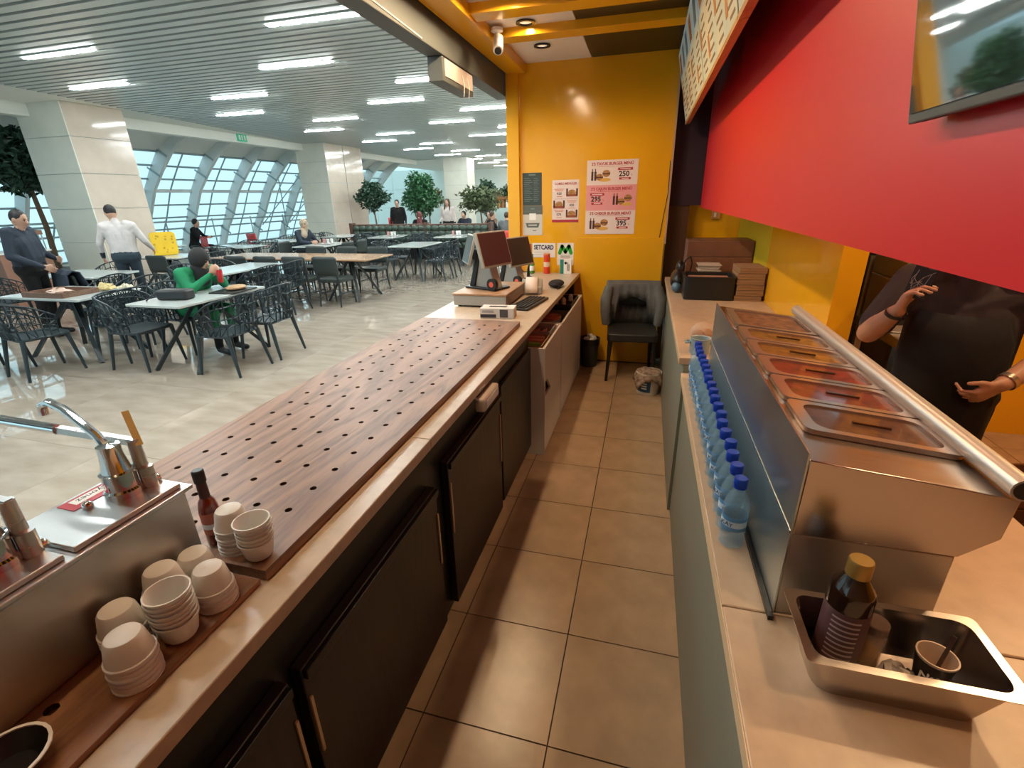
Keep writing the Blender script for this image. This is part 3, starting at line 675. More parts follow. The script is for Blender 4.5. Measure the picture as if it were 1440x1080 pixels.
for i,pz in enumerate((.085,-.025,-.115)):
    sg=1 if i!=1 else -1
    text('price',('420','420','570')[i],.032,M_ink,co,onY(-.065*sg,-.0019,pz-.012),bold=.0006)
    [pb_(co,'print_line',-.065*sg-.05+.01*k,-.065*sg+.05-.01*k,pz+.028-.013*k,pz+.033-.013*k,mat('ink orange',(.55,.16,.03),.5)) for k in range(2)]; pb_(co,'print_line',-.065*sg-.025,-.065*sg+.03,pz-.042,pz-.037,mat('ink orange',(.55,.16,.03),.5))
    e=MB(); e.ell((.065*sg,-.0018,pz-.005),(.04,.0012,.03),14,8); e.build('print_burger',M_bun,co); pb_(co,'print_fries',.065*sg-.058,.065*sg+.058,pz-.04,pz-.018,mat('print tray',(.28,.07,.03),.5))
    for d in (-.05,.05): pb_(co,'print_bottle',.065*sg+d-.008,.065*sg+d+.008,pz-.03,pz+.035,M_cola)
    if i: pb_(co,'print_rule',-.12,.12,pz+.048,pz+.0495,M_maroon)
dk=sheet('dark_notice','dark green price notice sheet on the yellow wall',-1.078,-.878,1.63,1.938,mat('notice green',(.035,.055,.05),.4))
M_nt=mat('notice text',(.16,.22,.20),.5)
pb_(dk,'print_line',-.035,.035,.128,.140,M_nt)
for k in range(13):
    pb_(dk,'print_line',-.085,-.085+.06+.015*(k%3),.10-.018*k,.104-.018*k,M_nt); pb_(dk,'print_line',.015,.06+.01*(k%2),.10-.018*k,.104-.018*k,M_nt)
qs=sheet('grey_notice','grey and white table sign sheet under the dark notice',-1.078,-.87,1.335,1.628,mat('notice pale',(.55,.54,.50),.45))
pb_(qs,'print_band',-.104,.104,.06,.146,mat('notice grey',(.10,.12,.11),.5),.0006); pb_(qs,'print_frame',-.035,.035,.005,.07,M_wht,.001)
qq=MB(); qq.prism([(-.075,-.025),(.075,-.025),(.06,-.07),(-.06,-.07)],-.0026,-.0012,'Y'); qq.build('print_badge',mat('notice grey',(.10,.12,.11),.5),qs)
pb_(qs,'print_line',-.02,.02,.108,.122,M_nt,.0012); pb_(qs,'print_line',-.09,.09,.09,.092,M_nt,.0012); pb_(qs,'print_line',.0,.04,-.105,-.098,mat('notice grey',(.1,.12,.11),.5)); pb_(qs,'print_line',-.045,.045,-.052,-.04,mat('notice pale',(.55,.54,.50),.45),.0020)
st=sheet('setcard_sticker','white sticker reading SETCARD on the yellow wall',-.978,-.731,1.108,1.255,mat('sticker white',(.72,.70,.66),.4),cat='sticker')
text('headline','SETCARD',.062,mat('ink navy',(.02,.03,.10),.5),st,onY(0,-.0019,.028),bold=.0022,sx=.80); pb_(st,'print_rule',-.11,.06,-.02,-.0185,mat('ink navy',(.02,.03,.10),.5)); pb_(st,'print_rule',-.11,.0,-.045,-.0435,mat('ink navy',(.02,.03,.10),.5))
ms=sheet('green_m_sticker','white sticker with a green M emblem on the yellow wall',-.71,-.537,1.03,1.256,mat('sticker white',(.72,.70,.66),.4),cat='sticker')
M_gr=mat('emblem green',(.02,.30,.03),.45)
q=MB()
for a,b in (((-.060,.012),(-.036,.080)),((-.036,.080),(0,.022)),((0,.022),(.036,.080)),((.036,.080),(.060,.012))):
    q.bar((a[0],-.002,a[1]),(b[0],-.002,b[1]),.0016,.036,(0,0,1) if a[0]!=b[0] else (1,0,0))
    for p_ in (a,b): q.tube([(p_[0],-.0029,p_[1]),(p_[0],-.0012,p_[1])],.018,14)
q.build('emblem',M_gr,ms)
[pb_(ms,'print_line',-.05,.05,-.022-.012*k,-.017-.012*k,mat('ink grey',(.2,.2,.2),.5)) for k in range(2)]; pb_(ms,'print_rule',-.05,.05,-.045,-.043,mat('ink red',(.5,.05,.05),.5))
ss=sheet('red_white_sticker','red and white sticker half hidden behind the till on the yellow wall',-1.075,-.99,1.13,1.25,mat('sticker white',(.72,.70,.66),.4),cat='sticker')
pb_(ss,'print_band',.012,.042,-.058,.058,M_maroon); text('caption','odexo',.034,mat('ink navy',(.02,.03,.10),.5),ss,onY(-.014,-.0019,-.005),sx=.6)
# ================================================================ menu boards, TV
M_mb=mat('menu print',(.60,.50,.30),.3,emit=(.5,.42,.25),estr=.3,col2=(.30,.42,.42),var=.3,vscale=4,stretch=(1,1,.6))
M_mbb=mat('menu print blue',(.22,.40,.45),.3,emit=(.25,.42,.48),estr=.25,col2=(.55,.52,.40),var=.3,vscale=6)
M_ml=mat('menu ink',(.22,.12,.05),.5)
M_mf=wood_mat('menu frame',(.55,.30,.10),(.40,.2,.06),.4,8)
bnd=[4.08,3.45,2.42,1.20,.0]
mlab=['menu board nearest the yellow back wall','second menu board from the back wall','third menu board from the back wall, the largest in view','menu board nearest the camera']
for i in range(4):
    y1,y0=bnd[i],bnd[i+1]; W=y1-y0; H=.535
    t=thing('menu_board',mlab[i]+', tilted above the serving counter','menu board',(.452,(y0+y1)/2,2.305),0,'menu boards over the serving counter')
    TM=Matrix.Rotation(R(-12),4,'Y')
    def q(name,a,b,z0,z1,x0,x1,m,par=t,bev=0):
        o=MB().box(x0,x1,a,b,z0,z1); o.xf(TM); return o.build(name,m,par,bevel=bev)
    q('case',-W/2+.004,W/2-.004,0,H,0,.03,M_blk)
    q('bottom_trim',-W/2+.003,W/2-.003,-.018,.0,-.006,.032,M_mf)
    pr=q('print',-W/2+.015,W/2-.015,.004,H*.62,-.003,0,M_mb); q('print_top',-W/2+.015,W/2-.015,H*.62,H-.004,-.003,0,M_mbb)
    nc=max(2,int(W/.3))
    for c in range(nc):
        cy=-W/2+W*(c+.5)/nc
        for r_ in range(7): q('print_line',cy-.10,cy+.02+.03*((r_*5+c)%3),.03+.042*r_,.042+.042*r_,-.0042,-.003,M_ml,pr)
        q('print_photo',cy+.06,cy+.12,.06+.1*(c%2),.16+.1*(c%2),-.0042,-.003,mat('menu food',(.50,.20,.05),.5,var=.5,vscale=30),pr); q('print_photo',cy-.08,cy+.06,H*.66,H*.92,-.0042,-.003,mat('menu food',(.50,.20,.05),.5) if c%2 else mat('menu food blue',(.16,.30,.38),.5),pr)
tv=thing('wall_screen','large black framed screen mounted on the red bulkhead','screen',(.612,.055,1.812))
TM=Matrix.Rotation(R(-9.5),4,'Y')
def q(name,a,b,z0,z1,x0,x1,m,par,bev=0):
    o=MB().box(x0,x1,a,b,z0,z1); o.xf(TM); return o.build(name,m,par,bevel=bev)
q('case',-1.0,0,0,.58,0,.03,M_dkgrey,tv,.003); q('screen',-.99,-.010,.016,.57,-.002,0,mat('screen glass',(.02,.025,.025),.04,spec=1.0,coat=1.0,ior=2.2),tv); q('bracket',-.62,-.38,.2,.4,.03,.045,M_blk,tv)
bw.location=(-.615,-.80,.969)
MB().lathe([(0,0),(.03,0),(.05,.028),(.047,.028),(.028,.004),(0,.004)],n=24,cap=False).build('bowl',M_blk,bw); MB().lathe([(.0465,.0285),(.051,.0285),(.051,.031),(.0465,.031),(.0465,.0285)],n=24,cap=False).build('rim',M_wht,bw)
# ================================================================ right counter
rc=thing('prep_counter','grey green prep counter with cream top along the right side','counter',(0,0,0))
MB().box(.44,1.17,-1.95,1.43,.0,.81).build('body',M_green,rc)
MB().box(.425,1.09,1.43,4.08,.0,.89).build('body',M_green,rc)
MB().box(.418,1.24,-1.95,-.122,.812,.85).build('top_piece',M_cream,rc,bevel=.003)
MB().box(.418,1.24,-.118,1.425,.812,.85).build('top_piece',M_cream,rc,bevel=.003)
MB().box(.402,1.09,1.43,4.08,.892,.93).build('top_piece',M_cream,rc,bevel=.003)
for a,b,x,z in ((-1.95,1.425,.4175,.831),(1.43,4.08,.4015,.911)):
    MB().box(x-.002,x,a,b,z-.019,z+.017).build('edge_band',mat('pale edge band',(.66,.48,.30),.4),rc)
# ================================================================ food warmer
wm=thing('food_warmer','stainless food warmer with six covered pans on the prep counter','food warmer',(0,0,0))
Y0,Y1=-.12,1.27
M_side=steel_mat('warmer side steel',(.52,.58,.58),.32,(1,1,1))
MB().box(.5225,.80,Y0+.004,Y1-.01,.852,1.062).build('base',M_steeld,wm,bevel=.003)
MB().prism([(.522,1.064),(.80,1.064),(.853,1.115),(.858,1.20),(.522,1.236)],Y0,Y1,'Y').build('hood',M_brownsteel,wm,bevel=.002)
MB().box(.518,.5215,Y0,Y1,.852,1.250).build('side_sheet',M_side,wm)
MB().box(.5165,.518,Y0,Y1,1.066,1.072).build('seam',M_chrome,wm)
MB().box(.506,.5165,Y0-.02,Y1,.851,.862).build('foot_strip',M_blk,wm)
tz=lambda x: 1.236-(x-.522)*.107
slope=Matrix.Translation((.522,0,1.236))@Matrix.Rotation(math.atan(.107),4,'Y')
r_=MB(); r_.tube([(0,Y0-.012,0),(0,Y1+.01,0)],.021,16); r_.xf(Matrix.Translation((.848,0,1.226))); rr=r_.build('front_rail',mat('rail grey',(.50,.48,.45),.35,metal=.6),wm)
r_=MB(); r_.tube([(0,Y0-.0135,0),(0,Y0-.0122,0)],.017,16); r_.xf(Matrix.Translation((.848,0,1.226))); r_.build('rail_end',M_blk,rr)
M_lid=mat('clear lid',(.14,.075,.055),.10,alpha=.36,coat=.6)
M_lidrim=mat('lid rim',(.50,.40,.36),.18,metal=.75)
foods=[(.22,.08,.03),(.50,.04,.025),(.62,.03,.02),(.70,.34,.03),(.66,.36,.05),(.14,.06,.03)]
fm=[mat('pan food %s'%n,c,.6,var=.6,vscale=35,bump=.8,bscale=40) for n,c in zip(('brown meat','red sauce','tomato','corn','cheese','dark stew'),foods)]
spans=[(.003+.176*k,.003+.176*k+.168) for k in range(5)]+[(.90,1.20)]
def ring(mb,po,pi_,z0,z1):
    n=len(po); vs=[(a,b,z0) for a,b in po]+[(a,b,z0) for a,b in pi_]+[(a,b,z1) for a,b in po]+[(a,b,z1) for a,b in pi_]
    fs=[]
    for i in range(n):
        j=(i+1)%n; fs+=[(2*n+i,2*n+j,3*n+j,3*n+i),(i,j,2*n+j,2*n+i),(n+j,n+i,3*n+i,3*n+j),(j,i,n+i,n+j)]
    mb.add(vs,fs)
for i,(a,b) in enumerate(spans):
    pn=MB(); pn.box(.045,.29,a+.006,b-.006,.0008,.003); pn.xf(slope); pn_=pn.build('pan',fm[i],wm)
    m_=MB(); ring(m_,rrect(.022,.318,a,b,.02),rrect(.05,.295,a+.018,b-.018,.03),.001,.012); m_.xf(slope); l_=m_.build('lid',M_lidrim,wm,ang=50)
    if i<5:
        m_=MB(); m_.prism(rrect(.049,.296,a+.017,b-.017,.03),.0065,.0085); m_.xf(slope); m_.build('window',M_lid,l_)
        m_=MB(); m_.bar((.14,(a+b)/2,.011),(.215,(a+b)/2,.011),.008,.005); m_.xf(slope); m_.build('handle',mat('lid handle',(.07,.03,.02),.2,coat=.5),l_)
# ================================================================ water bottles
M_pet=mat('clear bottle plastic',(.40,.62,.80),.05,alpha=.22,spec=.9,coat=.5)
M_blue=mat('blue cap',(.005,.045,.42),.4); M_wlab=mat('water label',(.12,.32,.62),.35,alpha=.85); M_wlab2=mat('water label pale',(.55,.70,.85),.35)
M_water=mat('water',(.20,.42,.60),.05,alpha=.16)
prof=[(0,0),(.026,0),(.0315,.006),(.0315,.014),(.0295,.018),(.0315,.022),(.0315,.032),(.0295,.036),(.0315,.040),(.0315,.052),(.030,.055),(.030,.095),(.0315,.098),(.0315,.116),(.029,.132),(.020,.152),(.0145,.164),(.0125,.172),(.0125,.178),(0,.178)]
m_body=MB().lathe(prof,n=20).mesh('body',M_pet); m_cap=MB().lathe([(.0155,.176),(.0165,.178),(.0165,.196),(.0150,.199),(0,.199)],n=18).mesh('cap',M_blue)
m_lab=MB().lathe([(.0304,.056),(.0308,.056),(.0308,.094),(.0304,.094)],n=20,cap=False).mesh('label',M_wlab); m_ring=MB().lathe([(.0158,.171),(.0158,.1745),(.013,.175)],n=18,cap=False).mesh('cap_ring',M_blue)
m_strip=MB().lathe([(.0309,.066),(.0311,.066),(.0311,.083),(.0309,.083)],n=20,cap=False).mesh('label_stripe',M_wlab2)
m_wat=MB().lathe([(0,.004),(.0285,.006),(.0285,.125),(0,.126)],n=16).mesh('water',M_water)
tmw=text_mesh('KAY',.017,.0003); tmw.materials.clear(); tmw.materials.append(mat('ink navy',(.02,.03,.10),.5)); tmw.transform(Matrix.Translation((-.0313,0,.0745))@Matrix.Rotation(-pi/2,4,'Z')@Matrix.Rotation(pi/2,4,'X'))
NB=19
for k in range(NB):
    o=thing('water_bottle','','bottle',(.468+random.uniform(-.003,.003),.105+.0672*k,.8502),R(55+random.uniform(-25,25)),'water bottles along the food warmer')
    o['label']='blue capped water bottle by the food warmer, '+('nearest the camera' if k==0 else ('farthest, next to the grey pot' if k==NB-1 else '%s from the near end'%ORD[k]))
    for n_,m_ in (('body',m_body),('cap',m_cap),('label',m_lab),('water',m_wat)):
        c=mesh_obj(n_,m_,o)
        if n_=='label': mesh_obj('label_stripe',m_strip,c); mesh_obj('label_text',tmw,c)
        if n_=='cap': mesh_obj('tamper_ring',m_ring,c)
# grey pot with packets
po=thing('grey_pot','grey enamel pot with two side handles at the raised counter edge','pot',(.50,1.525,.931))
MB().lathe([(0,0),(.045,0),(.05,.008),(.05,.08),(.053,.083),(.049,.084),(.046,.08),(.046,.01),(0,.01)],n=24,cap=False).build('pot',mat('grey enamel',(.28,.36,.40),.3),po)
for s_ in (-1,1): MB().tube([(s_*.049,-.018,.06),(s_*.07,-.014,.058),(s_*.07,.014,.058),(s_*.049,.018,.06)],.006,8).build('handle',mat('grey enamel',(.28,.36,.40),.3),po)
sp=thing('snack_packet','clear packet of buns behind the grey pot','packet',(.53,1.72,.931),R(15))
b=MB(); b.ell((0,0,.06),(.07,.05,.06),16,10); b.build('bag',mat('clear film',(.65,.5,.42),.15,alpha=.4,bump=.6,bscale=30),sp)
for d in ((-.02,0,.045),(.025,.005,.05)): b=MB(); b.ell(d,(.035,.032,.03),12,8); b.build('bun',mat('bun crust',(.35,.14,.05),.5),sp)
# black crate, boxes, baskets, bag
ck=thing('black_crate','black plastic crate at the far end of the prep counter','crate',(.69,3.07,.931))
m_=MB(); ring(m_,rrect(-.185,.185,-.14,.14,.03),rrect(-.172,.172,-.127,.127,.025),0,.165); m_.build('walls',M_blk,ck,ang=50)
MB().prism(rrect(-.18,.18,-.135,.135,.03),0,.012).build('bottom',M_blk,ck); MB().box(-.15,.15,-.11,.11,.10,.155).build('contents',mat('pink wrap',(.35,.18,.13),.5,bump=.5,bscale=20),ck)
m_=MB(); ring(m_,rrect(-.192,.192,-.147,.147,.03),rrect(-.172,.172,-.127,.127,.025),.166,.178); m_.build('rim',M_blk,ck,ang=50)
M_bb=mat('brown box',(.16,.065,.035),.5,var=.2,vscale=8)
for k,(z0,z1) in enumerate(((.931,1.055),(1.057,1.18),(1.182,1.32))):
    b_=thing('brown_carton','brown cardboard carton stacked by the wall, '+('bottom','middle','topmost')[k],'box',(.82,3.78,z0),0,'brown cartons stacked by the wall')
    MB().box(-.27,.27,-.17,.17,0,z1-z0).build('carton',M_bb,b_,bevel=.004); MB().box(-.272,.272,-.02,.02,z1-z0,z1-z0+.001).build('tape',mat('brown tape',(.24,.12,.06),.3),b_)
for k in range(5):
    b_=thing('foil_tray','clear lidded tray in the stack behind the black crate','tray',(.72,3.42,.931+.044*k),0,'trays stacked behind the black crate')
    m_=MB(); m_.lathe([(0,0),(.10,0),(.125,.034),(.132,.036),(.132,.04),(0,.042)],n=4).xf(Matrix.Rotation(pi/4,4,'Z')); m_.build('tray',mat('clear tray',(.60,.52,.46),.2),b_,smooth=False)
for k in range(6):
    b_=thing('paper_bag_bundle','flat bundle of brown paper bags piled against the side wall, %s'%('bottom','second','third','fourth','fifth','topmost')[k],'paper bags',(.975+.004*(k%2),3.08,.931+.042*k),R(2*(k%3)-2),'paper bag bundles by the side wall')
    for j in range(4): MB().box(-.095,.095,-.14,.14,.010*j,.0092+.010*j).build('bag',mat('kraft paper %d'%(j%2),(.30-.06*(j%2),.17-.03*(j%2),.08),.75,bump=.4,bscale=15),b_)
bg_=thing('black_bag','black plastic bag slumped beside the crate at the wall end','bag',(.475,3.36,.931))
m_=MB(); m_.ell((0,0,.09),(.06,.15,.09),18,12); m_.ell((.02,.1,.17),(.04,.07,.07),14,10); m_.build('bag',mat('bag black',(.01,.011,.013),.3,bump=1,bscale=18),bg_)
MB().tube([(.02,.02,.15),(.05,0,.25),(.09,.02,.28),(.11,.06,.22),(.10,.1,.12)],.006,8).build('strap',M_blk,bg_)
m_=MB(); m_.ell((-.01,-.12,.045),(.04,.05,.045),14,8); m_.build('blue_wrap',mat('blue wrap',(.08,.16,.25),.3),bg_)
sk=thing('wall_socket','small orange white socket on the yellow wall above the cartons','socket',(.86,4.53,1.50)); MB().box(-.04,.04,-.02,.02,-.04,.04).build('plate',mat('socket orange',(.6,.3,.12),.4),sk,bevel=.004); MB().box(-.02,.0,-.03,-.02,-.02,.02).build('plug',M_wht,sk)
# ================================================================ steel tray with bottle, jar and cup
ty=thing('gastronorm_tray','rectangular stainless pan standing at the near end of the counter','tray',(.681,-.232,.8505))
m_=MB(); wo=rrect(-.15,.15,-.076,.076,.025); wi=rrect(-.147,.147,-.073,.073,.024); bo=rrect(-.128,.128,-.058,.058,.03); bi_=rrect(-.126,.126,-.056,.056,.03); rm_=rrect(-.163,.163,-.088,.088,.012)
def skin2(mb,loops):
    n=len(loops[0][0]); vs=[];fs=[]
    for lp,z in loops: vs+=[(a,b,z) for a,b in lp]
    for i in range(len(loops)-1):
        for k in range(n): fs.append((i*n+k,i*n+(k+1)%n,(i+1)*n+(k+1)%n,(i+1)*n+k))
    fs.append(tuple(range(n-1,-1,-1))); fs.append(tuple((len(loops)-1)*n+k for k in range(n))); mb.add(vs,fs)
skin2(m_,[(bo,0),(wo,.09),(wo,.097),(rm_,.0975),(rm_,.0995),(wi,.0995),(wi,.09),(bi_,.003)]); m_.build('pan',M_brownsteel,ty,ang=40)
bo_=thing('brown_syrup_bottle','big dark brown bottle with gold cap standing in the steel pan','bottle',(.606,-.212,.8545),R(20)); bo_.scale=(1.0,1.0,1.13)
MB().lathe([(0,0),(.033,0),(.037,.005),(.037,.150),(.034,.162),(.018,.184),(.016,.188),(.016,.198),(0,.198)],n=28).build('glass',mat('brown glass',(.02,.009,.005),.12,coat=.6),bo_)
MB().lathe([(.0375,.02),(.0378,.02),(.0378,.125),(.0375,.125)],n=28,cap=False).build('label',mat('dark label',(.10,.045,.05),.45),bo_)
for k in range(9):
    vv=[];ff=[]
    for j in range(9):
        a=R(195+9*j); z=.112-.010*k; vv+=[(.0381*math.cos(a),.0381*math.sin(a),z),(.0381*math.cos(a),.0381*math.sin(a),z+.0035)]
    MB().add(vv,[(2*j,2*j+2,2*j+3,2*j+1) for j in range(8)]).build('label_print',mat('label print',(.42,.32,.32),.5),bo_)
MB().lathe([(.020,.186),(.020,.212),(.0185,.215),(0,.215)],n=22).build('cap',mat('gold cap',(.36,.22,.06),.35,metal=.5),bo_)
jr=thing('spice_jar','small glass spice jar leaning beside the brown bottle','jar',(.665,-.200,.8545))
MB().lathe([(0,0),(.02,0),(.022,.004),(.022,.07),(.019,.078),(.019,.082),(0,.082)],n=20).build('glass',mat('jar glass',(.55,.42,.32),.08,alpha=.5,coat=.5),jr); MB().lathe([(0,.003),(.0195,.003),(.0195,.03),(0,.032)],n=18).build('contents',mat('turmeric',(.50,.22,.02),.7),jr); MB().lathe([(.0215,.080),(.0215,.098),(.02,.1),(0,.1)],n=20).build('cap',mat('jar cap',(.30,.22,.18),.3,metal=.5),jr)
ts=thing('crumpled_tissue','crumpled white tissue on the floor of the steel pan','tissue',(.703,-.235,.855))
m_=MB(); m_.ell((0,0,.012),(.03,.026,.014),14,8); 
for i,v in enumerate(m_.v): m_.v[i]=(v[0]*(1+.25*math.sin(i*2.1)),v[1]*(1+.25*math.cos(i*1.7)),max(0,v[2]*(1+.4*math.sin(i*3.3))))
m_.build('paper',mat('tissue',(.62,.55,.5),.8),ts,ang=10)
cp=thing('paper_cup','black paper cup with white inside and a plastic spoon in the steel pan','cup',(.757,-.226,.8545),R(-25))
MB().lathe([(0,.004),(.022,.004),(.030,.066),(.0315,.067),(.0315,.070),(.029,.070),(.0212,.008),(0,.008)],n=26,cap=False).build('liner',mat('cup white',(.66,.52,.42),.5),cp); MB().lathe([(.0225,.0),(.0227,.0),(.0305,.064),(.0302,.064)],n=26,cap=False).build('sleeve',mat('cup black',(.02,.015,.013),.45),cp)
text('print_text','NGO',.02,M_wht,cp,Matrix.Translation((.004,-.0275,.036))@Matrix.Rotation(R(83),4,'X'),bold=.0005); m_=MB(); m_.ell((.022,-.0205,.028),(.008,.0015,.006),12,6); m_.build('print_mark',mat('print red',(.6,.2,.12),.4),cp)
s_=thing('plastic_spoon','dark plastic spoon standing in the paper cup','spoon',(.757,-.226,.864)); m_=MB(); m_.bar((.004,0,.0),(.022,.012,.098),.006,.0025); m_.ell((.003,-.001,.002),(.009,.007,.003),10,6); m_.build('spoon',mat('spoon brown',(.07,.04,.03),.3),s_)
# ================================================================ corner: chair with jacket, bin, bucket
ch=thing('corner_chair','dark upholstered chair with a grey jacket over its back by the yellow wall','chair',(.115,3.70,0),R(4))
M_dk=mat('dark chair leather',(.022,.022,.02),.45); M_leg=mat('dark chair wood',(.014,.012,.01),.4)
MB().prism(rrect(-.235,.235,-.24,.22,.05),.40,.48).build('seat',M_dk,ch,bevel=.012)
for sx in (-1,1):
    MB().tube([(sx*.20,-.20,.41),(sx*.225,-.235,0)],[.022,.014],10).build('leg',M_leg,ch); MB().tube([(sx*.20,.19,.41),(sx*.215,.235,0)],[.022,.014],10).build('leg',M_leg,ch)
    MB().tube([(sx*.21,.19,.40),(sx*.225,.235,.65),(sx*.215,.265,.86)],[.022,.02,.016],10).build('back_post',M_leg,ch)
    MB().bar((sx*.212,-.205,.35),(sx*.212,.2,.35),.018,.03).build('rail',M_leg,ch)
cv=[[( x,.255-.0+ -.35*(x*x) +dy, z) for z in (.66,.72,.80,.87)] for x in [-.23+.046*k for k in range(11)] for dy in (0,)]
MB().grid(cv).build('backrest',M_dk,ch,solid=.04)
jk=thing('grey_jacket','grey denim jacket hung over the back of the corner chair','jacket',(.115,3.70,0),R(4))
m_=MB(); rows=[]
for k in range(25):
    u=-1+2*k/24; x=.265*u; drop=.60-.0 if abs(u)>.5 else .70-.0
    low=.50 if abs(u)>.55 else .70+ .06*(1-abs(u)/.55)
    yb=.235-.35*x*x; fold=.012*math.sin(k*1.9)
    rows.append([(x*1.06,yb-.045+fold-.10*(abs(u)>.55)*(abs(u)-.55)/.45*1.0,low),(x*1.05,yb-.05+fold*.7-.05*(abs(u)>.55),(low+.88)/2),(x,yb-.03,.875),(x,yb+.03,.902),(x,yb+.075,.87),(x,yb+.085+fold,.62),(x,yb+.085,.45)])
m_.grid(rows); j_=m_.build('shell',mat('grey denim',(.11,.11,.105),.85,bump=.5,bscale=40,var=.2,vscale=9),jk,solid=.014)
for sx in (-1,1): 
    m_=MB(); m_.tube([(sx*.235,.20,.84),(sx*.265,.12,.74),(sx*.262,.06,.62),(sx*.25,.07,.50)],[.05,.055,.05,.042],12); m_.build('sleeve',MATS['grey denim'],jk)
bi=thing('waste_bin','dark grey waste bin with crumpled tissues beside the counter','bin',(-.315,3.90,0))
MB().lathe([(0,0),(.085,0),(.105,.29),(.108,.30),(.102,.30),(.098,.29),(.08,.01),(0,.01)],n=24,cap=False).build('bin',mat('bin grey',(.035,.038,.04),.5),bi); MB().lathe([(.110,.24),(.112,.305),(.10,.308),(.098,.25)],n=24,cap=False).build('liner',mat('bin liner',(.012,.012,.013),.35),bi)
for d in ((-.03,-.02,.29),(.04,.01,.30),(.0,.04,.315),(.03,-.05,.285)): m_=MB(); m_.ell(d,(.035,.03,.03),9,6); m_.build('tissue',mat('tissue white',(.62,.6,.56),.8,bump=.8,bscale=40),bi,ang=10)
bk=thing('bucket','white plastic bucket with blue label covered by a patterned cloth','bucket',(.305,3.24,0),R(-20))
MB().lathe([(0,0),(.095,0),(.11,.19),(.115,.19),(.115,.205),(0,.205)],n=28).build('bucket',mat('bucket white',(.62,.56,.48),.4),bk)
vv=[];ff=[]
for j in range(13):
    a=R(200+8.5*j); vv+=[(.0985*math.cos(a),.0985*math.sin(a),.03),(.1105*math.cos(a),.1105*math.sin(a),.165)]
MB().add(vv,[(2*j,2*j+2,2*j+3,2*j+1) for j in range(12)]).build('label',mat('blue label',(.02,.07,.16),.4),bk)
for k in range(4):
    vv=[]
    for j in range(5):
        a=R(255+7*j); z=.06+.024*k; rr_=.0975+.0115*(z-.03)/.135+.0022; vv+=[(rr_*math.cos(a),rr_*math.sin(a),z),(rr_*math.cos(a),rr_*math.sin(a),z+.012)]
    MB().add(vv,[(2*j,2*j+2,2*j+3,2*j+1) for j in range(4)]).build('label_print',M_wht,bk)
ct=thing('patterned_cloth','brown and cream patterned cloth draped over the bucket','cloth',(.305,3.24,0),R(10))
P_=[]
for i in range(13):
    row=[]
    for j in range(13):
        x=-.17+.34*i/12; y=-.16+.32*j/12; r=math.hypot(x,y); z=.2135-max(0,r-.105)*1.1+.006*math.sin(9*x*6+j); 
        if r>.105: s2=.105+(r-.105)*.45; x,y=x*s2/r,y*s2/r
        row.append((x*1.02,y*1.02,z))
    P_.append(row)
mc=mat('patterned fabric',(.45,.33,.24),.8,col2=(.10,.06,.04),var=.5,vscale=28); MB().grid(P_).build('fabric',mc,ct,solid=.004)
cbm=thing('wall_cable','thin black cable running down the edge of the yellow wall','cable',(.33,YW-.006,0)); MB().tube([(.02,0,2.0),(.025,0,1.72),(.0,-.004,1.5),(-.02,0,1.30)],.003,6).build('cable',M_blk,cbm)
# ================================================================ kitchen behind the cook
kf=thing('black_fridge','tall black cabinet deep in the kitchen behind the orange pier','cabinet',(1.62,3.15,0))
MB().box(-.40,.36,-.25,.35,0,2.0).build('body',M_blk,kf,bevel=.006); MB().box(-.385,.345,-.262,-.252,.05,1.95).build('door',mat('black door gloss',(.01,.01,.011),.25),kf,bevel=.004); MB().tube([(.30,-.285,.8),(.30,-.285,1.2)],.01,8).build('handle',M_steel,kf)
st_=thing('steel_bench','stainless kitchen bench with sloping side behind the cook','bench',(1.86,2.35,0))
MB().box(-.22,.24,-.4,.4,.84,.90).build('top',M_steel,st_,bevel=.004)
for a in (-.19,.2):
    for b in (-.36,.36): MB().box(a-.02,a+.02,b-.02,b+.02,0,.84).build('leg',M_steeld,st_)
MB().box(-.2,.22,-.38,.38,.28,.31).build('shelf',M_steel,st_); MB().box(-.22,.24,.38,.4,.9,1.30).build('splashback',M_steel,st_)
hd=thing('steel_appliance','stainless appliance on the kitchen bench by the cook','appliance',(1.84,2.45,.901)); MB().box(-.19,.2,-.2,.25,0,.30).build('case',M_steeld,hd,bevel=.01); MB().box(-.17,.18,-.205,-.2,.05,.25).build('panel',M_blk,hd); MB().box(-.19,.2,-.2,.25,.301,.42).build('hood',mat('pale steel',(.4,.43,.44),.3,metal=.8),hd,bevel=.01)
rb=thing('red_squeeze_bottle','red plastic sauce bottle on the counter behind the warmer','bottle',(1.12,1.28,.8502)); MB().lathe([(0,0),(.03,0),(.032,.02),(.032,.12),(.012,.15),(.006,.19),(0,.19)],n=18).build('body',mat('ketchup red',(.65,.01,.015),.35),rb); MB().lathe([(.033,.118),(.033,.13),(.013,.152)],n=18,cap=False).build('cap',mat('ketchup cap',(.5,.01,.012),.35),rb)
for k,(xx,yy) in enumerate(((2.15,1.72),(2.05,1.42))):
    bx_=thing('floor_crate','brown slatted crate on the kitchen floor, %s'%('nearer the wall','nearer the counter')[k],'crate',(xx,yy,0),R(12))
    for z in (.05,.15,.25):
        for s_ in (-1,1): MB().box(-.2,.2,s_*.14-.008,s_*.14+.008,z-.04,z+.04).build('slat',M_bb,bx_); MB().box(s_*.2-.008,s_*.2+.008,-.14,.14,z-.04,z+.04).build('slat',M_bb,bx_)
    MB().box(-.2,.2,-.14,.14,0,.012).build('bottom',M_bb,bx_)
